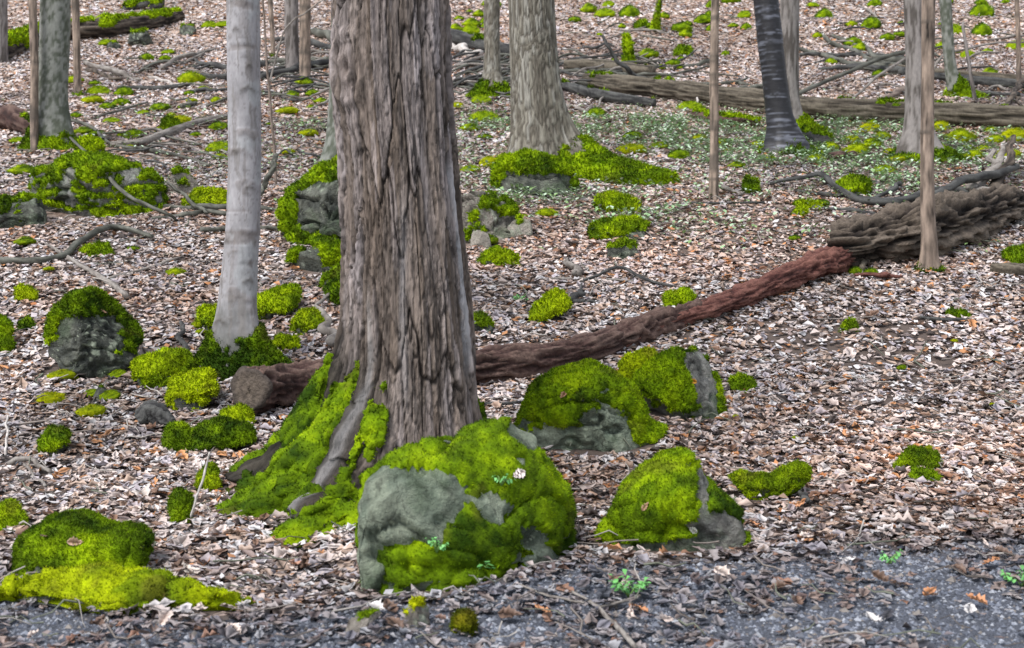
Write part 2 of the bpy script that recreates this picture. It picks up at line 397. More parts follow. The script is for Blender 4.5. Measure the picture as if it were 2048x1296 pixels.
def rock(name, label, outline, cat="boulder", base=None, depth=.75, sink=.12, stone="green", seed=1, res=(96, 48),
         th=.03, cover=.55, chipq=(.76, .93), bare=(), add=(), tint=0.0, yellow=0.0, rough=.05, chips=7, group=None, nose=.2, pw=2.8, back=.5, lean=.4):
    """A stone whose face has the given outline (photo pixels on the upright plane where it stands), with real depth behind and in front."""
    pts = np.array(outline, float)
    if base is None:
        yb = pts[:, 1].max(); xb = pts[pts[:, 1] > yb - 12, 0].mean()
        g = G(xb, yb); A, Bp = g, g + np.array([1., 0, 0])
    else:
        A, Bp = G(*base[0]), G(*base[1])
    tdir = (Bp - A)[:2]; tdir /= np.linalg.norm(tdir)
    nrm = np.array([-tdir[1], tdir[0]])             # points away from the camera
    if nrm[1] < 0: nrm = -nrm
    wpx = np.ptp(pts[:, 0]); hpx = np.ptp(pts[:, 1])
    T = depth * .5 * (wpx * .6 + hpx * .6) * pxm(A[1])
    O = A[:2] + nrm * T * back; lift = .02
    z00 = A[2]
    def onplane(px, py):
        d = ray(px, py); tt = (nrm @ (O - CAM[:2]) + lean * (CAM[2] - z00)) / (nrm @ d[:2] - lean * d[2]); return CAM + d * tt
    P3 = np.array([onplane(*p) for p in pts])
    U = (P3[:, :2] - O) @ tdir; Z = P3[:, 2]
    ub, zb = (U.min() + U.max()) / 2, Z.min()
    H = Z.max() - zb
    Zs = Z - sink * sstep(.45, .0, (Z - zb) / H)
    n, m = res
    R = resample(np.stack([U, Zs], 1), n)
    cu, cz = ub, zb + H * nose
    w = np.sin(np.linspace(-1, 1, m) * math.pi / 2)
    s = np.clip(1 - np.abs(w) ** pw, 0, 1) ** (1 / 2.2)
    uu = cu + (R[None, :, 0] - cu) * s[:, None]; zz = cz + (R[None, :, 1] - cz) * s[:, None]
    ww = np.repeat(w[:, None] * T, n, 1) + lean * (zz - z00)
    V = np.stack([O[0] + tdir[0] * uu + nrm[0] * ww, O[1] + tdir[1] * uu + nrm[1] * ww, zz + lift], -1).reshape(-1, 3)
    r = np.random.default_rng(seed); c0 = V.mean(0); size = max(np.ptp(U), H)
    n3 = np.array([nrm[0], nrm[1], 0])
    for k in range(chips):                           # flat cleavage faces
        d = r.normal(0, 1, 3); f = d @ n3; d += n3 * (-abs(f) * 2 - .7 if k % 3 else 1.0); d[2] = d[2] * .6 + .15; d /= np.linalg.norm(d)
        q = (V - c0) @ d; h = np.quantile(q, r.uniform(*chipq)); ov = np.clip(q - h, 0, None)
        V = V - d * (ov * .95)[:, None]
    F = grid_faces(m, n)
    if np.cross(np.r_[tdir, 0], [0, 0, 1]) @ n3 * (1 if _ccw(R) else -1) > 0: pass
    N = normals(V, F)
    if ((V - c0) * N).sum() < 0: F = F[:, ::-1]; N = -N
    q = V / size
    V = V + N * (size * rough * (.7 * fbm(q * 3.2 + seed, 4, seed) - .8 * sstep(.12, 0, np.abs(fbm(q * np.array([3, 3, 6]) + seed, 3, seed + 2))) + .35 * fbm(q * 16 + seed, 3, seed + 4)))[:, None]
    N = normals(V, F)
    o = np.array([*(O - nrm * 0), zb - sink * .5]); o[2] = min(o[2], ground(o[0], o[1]))
    dist = A[1]
    C = stone_col(V, stone, seed)
    # where moss grows: on what faces up, in ragged patches, more and less by place
    u_ = (V[:, :2] - O) @ tdir; z_ = V[:, 2]
    mk = N[:, 2] * .55 + .42 * (z_ - zb) / H + .38 * fbm(V * (3.0 / max(size, .3)) * 1.2, 3, seed + 20) + .24 * fbm(V * 9, 2, seed + 23) + .30 * fbm(V * 24, 2, seed + 24) - (1 - cover)
    for (x, y, rx, ry) in add:
        c = onplane(x, y); e_ = ((u_ - (c[:2] - O) @ tdir) / (rx * pxm(dist))) ** 2 + ((z_ - c[2]) / (ry * pxm(dist))) ** 2
        mk = mk + 1.1 * np.exp(-e_ * .9)
    for (x, y, rx, ry) in bare:
        c = onplane(x, y); e_ = ((u_ - (c[:2] - O) @ tdir) / (rx * pxm(dist))) ** 2 + ((z_ - c[2]) / (ry * pxm(dist))) ** 2
        mk = mk - 1.3 * np.exp(-(e_ ** 1.5) * .9) * ((V[:, :2] - O) @ nrm - lean * (z_ - z00) < T * .4)
    mask = sstep(.0, .22, mk)
    FOOT.append((O[0] + tdir[0] * ub, O[1] + tdir[1] * ub, tdir[0], tdir[1], np.ptp(U) * .46, T * .9))
    root = empty(name, o, label, cat, group)
    link("stone", make_mesh("stone", V - o, F, C), M_STONE, root)
    ms = moss_from(V, F, N, mask, th, seed + 30, dist, tint, yellow)
    if ms: link("moss", make_mesh("moss", ms[0] - o, ms[1], ms[2]), M_MOSS, root)
    ROCKV.append((V + N * (th * .75 * mask)[:, None], N))
    return root
def _ccw(R): return True

def oval(x0, y0, x1, y1, seed=0, k=14, jag=.12, skew=0.0):
    """A lumpy low outline filling a pixel box, flat at the bottom."""
    r = random.Random(seed); cx, rx, h = (x0 + x1) / 2, (x1 - x0) / 2, y1 - y0; sk = skew or r.uniform(-.28, .28)
    out = []
    for i in range(k):
        a = math.pi * i / (k - 1); j = 1 + r.uniform(-jag, jag)
        ca, sa = math.cos(a), math.sin(a)
        x = cx - math.copysign(abs(ca) ** .75, ca) * rx * (1 if i in (0, k - 1) else j ** .5)
        y = y1 - (abs(sa) ** .85) * h * j * (1 + sk * ca)
        out.append((x, y))
    for i in range(1, 5):
        out.append((x1 - (x1 - x0) * i / 5, y1 + r.uniform(0, .08) * h))
    return out

FOOT = []; ROCKV = []
# --- the boulders one can name
rock("boulder", "grey green boulder with moss patches leaning against the foot of the big trunk",
     [(732, 1075), (738, 1025), (765, 965), (795, 938), (850, 902), (905, 874), (940, 850), (968, 838), (1030, 858), (1034, 886), (1060, 928), (1094, 965),
      (1106, 1010), (1114, 1060), (1122, 1100), (1070, 1095), (1000, 1105), (930, 1125), (870, 1155), (815, 1180), (756, 1222), (742, 1195), (733, 1130)],
     base=[(735, 1222), (1125, 1100)], depth=.62, sink=.10, stone="green", seed=11, res=(150, 76), th=.018, cover=.36, chips=6, chipq=(.86, .96), nose=.25, back=.3,
     bare=[(785, 1010, 88, 80), (738, 1110, 46, 75), (905, 1000, 40, 40), (990, 868, 55, 34), (955, 912, 26, 16)],
     add=[(1000, 950, 120, 70), (800, 1120, 110, 60), (1050, 1040, 90, 70), (880, 1060, 80, 60), (900, 1110, 60, 40), (840, 905, 110, 18), (930, 950, 70, 40), (735, 1190, 30, 30), (1100, 1085, 50, 25)])
rock("boulder", "wedge shaped boulder with thick moss cap and pale bare front corner, dark gap below",
     [(1036, 872), (1052, 830), (1068, 785), (1110, 760), (1150, 748), (1180, 739), (1222, 760), (1262, 785), (1285, 815), (1295, 845), (1332, 862), (1326, 882), (1280, 893),
      (1240, 915), (1215, 945), (1185, 952), (1150, 942), (1100, 915), (1060, 900), (1042, 888)],
     base=[(1060, 905), (1300, 900)], lean=.3, depth=.8, sink=.03, stone="green", seed=23, res=(130, 66), th=.02, cover=.44, chips=6, nose=.45,
     bare=[(1175, 898, 62, 60), (1140, 868, 62, 16), (1210, 850, 40, 60), (1090, 900, 60, 22)], add=[(1120, 800, 80, 50), (1290, 860, 50, 30), (1235, 800, 40, 30)])
rock("boulder", "upright mossy boulder with grey lichened right face behind the wedge shaped boulder",
     [(1252, 815), (1262, 780), (1295, 745), (1328, 718), (1360, 710), (1396, 705), (1425, 722), (1443, 748), (1450, 785), (1460, 822), (1440, 836), (1380, 842), (1320, 838), (1270, 832)],
     base=[(1280, 838), (1450, 832)], depth=.8, stone="grey", seed=31, res=(100, 52), th=.02, cover=.5, bare=[(1400, 770, 30, 60), (1372, 750, 20, 50)], add=[(1320, 780, 50, 50), (1435, 815, 25, 18)])
rock("boulder", "triangular moss covered boulder with pale stone corner low on its right, beside the gravel",
     [(1168, 1098), (1190, 1070), (1228, 1030), (1236, 995), (1262, 972), (1300, 945), (1345, 912), (1382, 922), (1405, 955), (1440, 995), (1480, 1030), (1500, 1068), (1514, 1092), (1480, 1104), (1430, 1108), (1340, 1098), (1260, 1100)],
     base=[(1180, 1098), (1490, 1104)], depth=.62, stone="grey", seed=41, res=(130, 66), th=.02, cover=.60, chips=6,
     bare=[(1440, 1075, 50, 30), (1400, 965, 14, 30), (1300, 1090, 60, 14)], add=[(1320, 1000, 80, 50), (1250, 1040, 50, 40), (1500, 1085, 14, 20)])
rock("boulder", "squat dark faced boulder with a moss hood, on leaf litter left of the pale trunk",
     [(100, 712), (84, 670), (82, 645), (110, 622), (140, 600), (175, 589), (215, 600), (240, 620), (275, 645), (280, 668), (268, 700), (262, 730), (235, 748), (200, 757), (160, 748), (125, 728)],
     depth=.8, lean=.12, sink=.03, stone="dark", seed=52, res=(120, 60), th=.024, cover=.42, chips=6, nose=.45, bare=[(178, 690, 62, 58), (150, 735, 60, 22)], add=[(180, 612, 60, 22), (105, 655, 26, 30), (258, 655, 26, 40)])
rock("mossy_rock", "broad low rock wholly under moss at the edge of the foreground gravel",
     [(8, 1130), (10, 1085), (30, 1070), (80, 1060), (130, 1045), (160, 1043), (205, 1065), (255, 1068), (300, 1080), (296, 1110), (290, 1150), (255, 1162), (180, 1165), (90, 1160)],
     cat="rock", base=[(30, 1158), (290, 1162)], lean=.8, depth=.7, stone="dark", seed=61, res=(110, 56), th=.02, cover=.85, rough=.03, chips=3)
rock("moss_bank", "long flat bank of yellow green moss along the gravel edge",
     [(-40, 1185), (0, 1160), (60, 1165), (120, 1150), (190, 1155), (260, 1175), (330, 1188), (400, 1200), (470, 1218), (505, 1238), (470, 1242), (420, 1238), (340, 1252), (280, 1230), (180, 1208), (80, 1198)],
     cat="moss", base=[(20, 1200), (480, 1243)], depth=.22, lean=1.3, sink=.0, stone="grey", seed=67, res=(130, 40), th=.045, cover=.95, tint=.2, yellow=.25, rough=.03, chips=2, bare=[(430, 1225, 28, 14)])
rock("boulder", "wide craggy rock draped in bright moss with a thin branch lying over it",
     [(66, 385), (75, 350), (110, 345), (120, 330), (170, 318), (230, 330), (265, 335), (300, 345), (322, 370), (332, 405), (325, 424), (280, 432), (220, 430), (160, 424), (110, 412), (80, 405)],
     depth=.7, stone="grey", seed=71, res=(120, 60), th=.04, cover=.80, tint=.12, rough=.08, chips=6, bare=[(150, 385, 14, 22), (275, 350, 16, 14), (160, 350, 14, 10)])
rock("stone_block", "pale bare stone with moss flecks beside the wide craggy mossy rock",
     [(312, 372), (325, 348), (345, 340), (375, 350), (396, 368), (398, 384), (350, 390)], cat="stone", depth=.8, stone="tan", seed=73, res=(48, 26), th=.04, cover=.28)
rock("boulder", "tall craggy boulder with moss crest and dark hollows, half hidden behind the big trunk",
     [(556, 430), (552, 408), (575, 395), (605, 372), (640, 345), (680, 328), (720, 318), (770, 330), (790, 400), (790, 480), (720, 492), (640, 490), (600, 484), (585, 470)],
     base=[(590, 488), (780, 492)], lean=.2, depth=.7, stone="dark", seed=83, res=(120, 60), th=.035, cover=.52, chips=5, chipq=(.88, .96), rough=.09, bare=[(650, 392, 44, 26), (660, 440, 60, 30)], add=[(570, 412, 26, 22), (615, 365, 50, 20), (640, 470, 50, 14), (590, 440, 24, 30)])
rock("mossy_rock", "low split rock with moss on both ends in front of the tall craggy boulder",
     oval(576, 490, 735, 542, 3), cat="rock", depth=.6, stone="dark", seed=87, res=(80, 40), th=.04, cover=.42, chips=6, bare=[(620, 520, 22, 24)], add=[(590, 510, 18, 24), (680, 508, 40, 18)])
rock("mossy_rock", "rounded mossy stone tucked against the back of the big trunk, upper one", oval(646, 540, 740, 580, 4), cat="rock", depth=.8, stone="dark", seed=89, res=(60, 32), th=.04, cover=.75)
rock("mossy_rock", "rounded mossy stone tucked against the back of the big trunk, lower one", oval(652, 572, 740, 606, 5), cat="rock", depth=.8, stone="dark", seed=90, res=(60, 32), th=.035, cover=.75)
rock("boulder", "cracked pale outcrop with moss tufts right of the big trunk",
     [(880, 480), (882, 400), (905, 365), (945, 362), (960, 385), (985, 395), (1028, 405), (1036, 425), (1060, 455), (1064, 468), (1010, 470), (975, 485), (930, 496)],
     base=[(900, 496), (1055, 470)], depth=.6, stone="tan", seed=95, res=(110, 56), th=.04, cover=-.12, chips=12, rough=.07,
     bare=[(1040, 455, 22, 16), (985, 460, 34, 16), (950, 380, 18, 16)], add=[(1000, 420, 36, 18), (935, 440, 16, 26), (950, 410, 16, 12), (925, 470, 12, 20), (960, 398, 16, 10), (900, 480, 14, 12)])
for i, (bx, lab) in enumerate([((968, 448, 1010, 476), "small grey block split off the cracked outcrop, middle one"), ((1008, 440, 1066, 472), "grey slab leaning at the end of the cracked outcrop"), ((940, 462, 985, 494), "grey block at the foot of the cracked outcrop")]):
    rock("stone_block", lab, oval(*bx, 40 + i, jag=.05), cat="stone", depth=.7, stone="tan", seed=100 + i, res=(40, 22), th=.03, cover=.05, chips=7, rough=.03, pw=4)
rock("boulder", "low dark rock under a moss mat at the foot of the broad grey tree",
     [(985, 378), (995, 348), (1015, 325), (1050, 317), (1090, 322), (1130, 345), (1160, 362), (1186, 378), (1150, 388), (1080, 392), (1020, 390)],
     depth=.6, stone="dark", seed=105, res=(110, 56), th=.055, cover=.4, chips=6, bare=[(1060, 372, 60, 14), (1120, 360, 20, 10)], add=[(1060, 330, 70, 14), (1150, 370, 30, 12), (995, 365, 12, 20)])
OUT = {252: [(252, 762), (262, 740), (290, 722), (330, 712), (370, 716), (388, 730), (380, 745), (352, 760), (330, 777), (300, 772), (294, 752), (276, 770)],
       308: [(308, 800), (320, 785), (350, 768), (400, 752), (440, 748), (468, 756), (470, 772), (455, 785), (425, 795), (410, 815), (380, 826), (345, 815), (325, 812)],
       1062: [(1062, 640), (1075, 622), (1092, 600), (1118, 588), (1138, 592), (1141, 610), (1130, 628), (1105, 634), (1085, 646)],
       1462: [(1462, 962), (1480, 952), (1505, 962), (1540, 964), (1572, 948), (1600, 940), (1616, 952), (1618, 975), (1590, 985), (1545, 990), (1515, 1002), (1490, 990), (1472, 978)],
       506: [(506, 640), (508, 600), (520, 578), (552, 570), (585, 572), (598, 592), (594, 618), (570, 630), (545, 640)],
       382: [(382, 900), (386, 872), (410, 857), (450, 853), (490, 862), (515, 858), (532, 868), (528, 885), (490, 892), (440, 898), (410, 907)]}
for x0, y0, x1, y1, lab, cv, ti in [
    (1186, 388, 1280, 427, "square edged cushion of bright moss, upper of two facing the big trunk", .9, .25),
    (1172, 432, 1296, 478, "long mossy stone with dark right end below the square moss cushion", .72, .1),
    (1205, 484, 1280, 516, "small dark stone with two moss tufts below the long mossy stone", .4, 0),
    (955, 503, 1045, 532, "narrow moss ridge on leaves below the cracked outcrop", .75, .15),
    (1062, 588, 1141, 648, "steep bright moss cushion beside a grey root stub", .9, .3),
    (935, 632, 990, 665, "small stone ringed with moss close to the big trunk, above the rotten log", .5, .1),
    (1325, 583, 1392, 617, "moss mound just above the rotten log with the red core", .8, .1),
    (506, 570, 598, 642, "thick moss mound behind the pale trunk on its right", .85, .15),
    (393, 612, 455, 664, "moss mound peeping out behind the pale trunk on its left", .9, .25),
    (573, 628, 648, 668, "yellow moss cushion between pale trunk and big trunk", .9, .35),
    (545, 672, 600, 702, "small moss cushion above the pale trunk's long root", .9, .2),
    (252, 712, 388, 777, "twin moss cushions left of the pale trunk's foot", .9, .22),
    (308, 748, 470, 826, "large bright moss cushion between the pale trunk and the sawn log end", .95, .35),
    (382, 853, 532, 907, "dark mossy stone ridge below the sawn log end", .8, -.1),
    (328, 850, 382, 905, "narrow dark mossy stone next to the mossy ridge below the sawn log", .75, -.1),
    (440, 818, 508, 852, "moss cushion under the sawn log end", .9, .3),
    (78, 864, 142, 912, "small mossy stone leaning on dark litter below the dark faced boulder", .75, .05),
    (-40, 1018, 58, 1064, "mossy stone beside the broad low mossy rock, nearer the slope", .85, .1),
    (-40, 645, 32, 702, "mossy stone with brown green cap near the dark faced boulder", .8, -.1),
    (-50, 392, 92, 452, "dark rounded rock with moss rim left of the wide craggy rock", .35, -.1),
    (32, 573, 76, 604, "small yellow moss tuft above the dark faced boulder", .95, .35),
    (36, 640, 68, 662, "tiny dark moss tuft touching the dark faced boulder", .9, -.1),
    (1462, 950, 1618, 1002, "curved moss bank on open leaves right of the triangular boulder", .85, .2),
    (1783, 904, 1882, 940, "oval moss cushion on open leaf litter, larger of a pair", .95, .15),
    (1818, 938, 1878, 968, "flat little moss patch just below the oval moss cushion", .8, 0),
    (1458, 754, 1512, 784, "small dark moss tuft right of the upright mossy boulder", .9, -.1),
    (1678, 644, 1716, 662, "tiny moss tuft on open leaves below the red rotten log", .9, .1),
    (1888, 624, 1946, 637, "thin moss strip along a stick on the open litter", .9, .0),
    (2004, 488, 2090, 528, "tall moss mound standing behind the short split log", .95, .05),
    (1584, 403, 1642, 418, "flat moss cushion on litter above the bark covered log, upper of two", .95, .25),
    (1582, 416, 1618, 432, "flat moss cushion on litter above the bark covered log, lower of two", .95, .2),
    (1482, 360, 1521, 389, "pointed moss mound right of the straight brown sapling", .95, -.05),
    (1672, 355, 1746, 391, "double moss mound in the green seedlings above the arched branch", .9, .05),
    (1238, 708, 1332, 768, "flat yellow moss apron beside the upright mossy boulder", .95, .4),
    (1302, 905, 1388, 945, "flat moss apron at the back of the triangular boulder", .9, .1),
    (370, 384, 470, 418, "flat yellow moss slab left of the pale trunk", .95, .35),
    (322, 236, 366, 262, "dark round moss hummock on the upper left slope", .95, -.15),
    (160, 490, 228, 512, "long moss cushion beside a crooked lichened branch", .9, .1),
    (148, 282, 214, 314, "mossy stone above the wide craggy rock", .75, .1),
    (1268, 43, 1298, 58, "dark moss hummock high on the slope near the leaning stem", .95, -.15),
    (1350, 93, 1385, 112, "mossy stone high on the slope left of the knotty brown sapling", .8, 0),
    (395, 935, 442, 985, "bright moss tuft behind a pale upright stick", .9, .3),
    (340, 975, 388, 1050, "two lobed mossy stone at the tip of the big tree's mossy root", .85, .1),
]:
    k0 = x0; big = (x1 - x0) > 80; gd = G((x0 + x1) / 2, y1)[1]; hm = (y1 - y0) * pxm(gd)
    tm = float(np.clip(.16 * hm, .007, .03 * max(1, gd / 12))); e = .55 * tm / pxm(gd); x0, x1, y0 = x0 + e, x1 - e, y0 + e * 1.4
    rock("moss_cushion" if cv > .6 else "mossy_rock", lab, OUT.get(k0) or oval(x0, y0, x1, y1, int(x0) + 3, jag=.2), cat="moss" if cv > .6 else "rock", depth=.42 if cv > .6 else .7, lean=1.0 if cv > .6 else .4, sink=.05,
         stone="dark" if cv > .3 else "grey", seed=int(abs(x0)) + 200, res=(54, 28) if big else (34, 18), th=tm, cover=cv, tint=ti, yellow=max(0, ti) * .5, chips=3)
rock("stone_block", "rounded yellowish stone lying on the foreground gravel", oval(806, 1208, 862, 1254, 9), cat="stone", depth=.8, stone="tan", seed=301, res=(48, 26), th=.006, cover=.35, yellow=.5, tint=-.1, chips=6, sink=.03)
rock("stone_block", "flat tan stone half sunk in the foreground gravel", [(682, 1272), (690, 1252), (715, 1243), (740, 1233), (762, 1233), (758, 1246), (725, 1262), (708, 1278)], cat="stone", depth=.5, stone="tan", seed=302, res=(44, 22), th=.005, cover=0, chips=6, sink=.02)
rock("moss_cushion", "brown dried moss cushion on the foreground gravel", oval(888, 1238, 962, 1268, 12), cat="moss", depth=.7, stone="dark", seed=303, res=(48, 26), th=.015, cover=.95, tint=-.35, yellow=.9, sink=.03)
rock("stone_block", "small dark angular stone on leaves below the twin moss cushions", oval(188, 777, 218, 802, 2, jag=.03), cat="stone", depth=.8, stone="dark", seed=304, res=(30, 18), th=.01, cover=0, chips=8, sink=.02, pw=4)
rock("mossy_rock", "black rounded rock below the mossy log on the upper left slope", oval(258, 62, 312, 90, 5), cat="rock", depth=.8, stone="dark", seed=305, res=(48, 26), th=.03, cover=.12)
rock("mossy_rock", "small black rock beside the black rounded rock on the upper slope", oval(214, 86, 242, 98, 6), cat="rock", depth=.8, stone="dark", seed=306, res=(30, 18), th=.03, cover=.12)
rock("stone_block", "small dark rock near the end of the mossy log on the upper slope", oval(358, 48, 392, 68, 7), cat="stone", depth=.8, stone="dark", seed=307, res=(30, 18), th=.03, cover=.1)

# --- small moss clumps on the slope: individuals that share a few shapes
def clump_mesh(seed, tint, yellow):
    n, m = 26, 14
    th_ = np.linspace(0, 2 * math.pi, n, endpoint=False); ph = np.linspace(-.35, math.pi / 2 - .02, m)
    V = np.stack([np.outer(np.cos(ph), np.cos(th_)), np.outer(np.cos(ph), np.sin(th_)), np.repeat(np.sin(ph)[:, None], n, 1)], -1).reshape(-1, 3)
    r_ = 1 + .28 * fbm(V * 1.3 + seed * 3.7, 2, seed)
    f1, cid = worley3(V * 1.9 + seed, seed); r_ = r_ * (.85 + .3 * np.sqrt(np.clip(1 - f1 ** 2, 0, 1)))
    V = V * r_[:, None] * np.array([1, .8, .55]); F = grid_faces(m, n)
    V = np.vstack([V, [[0, 0, V[-n:, 2].mean() + .02]]]); top = len(V) - 1; b = (m - 1) * n
    F3 = np.array([[b + i, b + (i + 1) % n, top] for i in range(n)])
    C = moss_col(V * .35 + seed, seed, tint, yellow)
    r = np.random.default_rng(seed); k = 700
    i = r.integers(0, len(F), k); P = V[F[i]].mean(1) + r.normal(0, .04, (k, 3)); d = P / np.linalg.norm(P, axis=1)[:, None] + r.normal(0, .4, (k, 3))
    s_ = r.normal(0, 1, (k, 3)); s_ /= np.linalg.norm(s_, axis=1)[:, None]
    VV = np.stack([P - s_ * .03, P + s_ * .03, P + d * .12], 1).reshape(-1, 3)
    CC = np.repeat(C[F[i, 0]] * r.uniform(.8, 1.5, k)[:, None], 3, 0)
    return make_mesh("moss_clump", np.vstack([V, VV]), [F, F3, np.arange(3 * k).reshape(-1, 3) + len(V)], np.vstack([C, CC]))
CL = [clump_mesh(s, t_, y_) for s, t_, y_ in [(1, .1, .1), (2, .3, .4), (3, -.12, 0), (4, .2, .2), (5, -.2, 0), (6, .05, .1), (7, .32, .5)]]
def clump(px, py, wpx, label, group, hi=1.0, k=None, r=random.Random(5)):
    g = G(px, py); s = wpx / 2 * pxm(g[1]) * 1.45
    k = r.randrange(7) if k is None else k
    o = link("moss_clump", CL[k], M_MOSS, loc=(g[0], g[1] + s * .3, ground(g[0], g[1] + s * .3) + .03))
    o.rotation_euler = (.12, 0, r.uniform(-.5, .5)); o.scale = (s, s * 1.1, s * max(hi, .8) * r.uniform(.95, 1.4))
    FOOT.append((g[0], g[1] + s * .3, 1, 0, s * .95, s))
    label = ("tiny " if wpx < 15 else "broad " if wpx > 26 else "") + ("mid green ", "yellow green ", "dark green ", "fresh green ", "blackish green ", "dull green ", "bright yellow ")[k] + label
    return tag(o, label, "moss", group)
rr = random.Random(17)
def scatter(n, x0, x1, y0, y1, w0, w1, label, group, hi=1.0, kk=None):
    done = []
    k = 0
    while len(done) < n and k < n * 40:
        k += 1
        x, y = rr.uniform(x0, x1), rr.uniform(y0, y1); w = rr.uniform(w0, w1) * (.6 + .4 * rr.random())
        if any(abs(x - a) < (w + c) * .5 and abs(y - b) < (w + c) * .25 for a, b, c in done): continue
        done.append((x, y, w)); clump(x, y, w, label, group, hi, kk[rr.randrange(len(kk))] if kk else None)
scatter(32, 1600, 2048, 4, 160, 10, 32, "moss clump upslope of the long fallen trunk", "moss clumps right of the dark tree", kk=[0, 3, 2, 4, 5, 2])
scatter(32, 1115, 1510, 4, 140, 9, 30, "moss clump upslope between broad grey tree and black banded tree", "moss clumps above the branches", kk=[0, 2, 4, 5, 2])
scatter(11, 905, 1018, 4, 70, 12, 30, "moss clump high on the slope above the dark leaning log", "moss clumps above the dark log", kk=[0, 2, 5])
scatter(28, 1630, 2048, 262, 330, 16, 44, "moss clump in the bright carpet below the long fallen trunk", "moss carpet below the fallen trunk", .8, [0, 1, 3, 6, 3])
scatter(19, 1130, 1800, 205, 350, 16, 40, "moss clump among green seedlings on the middle slope", "moss clumps among seedlings", .8, [0, 1, 2, 3, 5])
scatter(32, 140, 450, 165, 330, 12, 36, "moss clump on litter between mottled tree and pale trunk", "moss clumps on the left slope", .8)
scatter(11, 150, 450, 5, 130, 12, 30, "moss clump on the slope near the upper mossy log", "moss clumps around the mossy log", .8, [2, 4, 5, 0])
scatter(9, 525, 650, 140, 330, 14, 34, "moss clump on the slope between pale trunk and big trunk", "moss clumps behind the trunks", .8)
scatter(8, 905, 1015, 205, 350, 18, 44, "moss clump between the big trunk and the broad grey tree", "moss clumps between the two trees", .8)
scatter(6, 0, 140, 260, 360, 14, 34, "moss clump on the slope left of the mottled tree", "moss clumps at the left trees", .8)
scatter(11, 940, 1900, 400, 560, 12, 34, "moss tuft on open leaf litter of the middle slope", "moss tufts on open litter", .6)
scatter(6, 20, 420, 450, 700, 14, 36, "moss tuft on open leaf litter near the dark faced boulder", "moss tufts near the dark boulder", .6)
scatter(6, 1400, 2048, 640, 1000, 10, 24, "scrap of moss on the open litter of the right slope", "moss scraps on the right", .5)
scatter(6, 60, 320, 740, 840, 20, 48, "scrap of moss on litter below the dark faced boulder", "moss scraps on the left", .5)

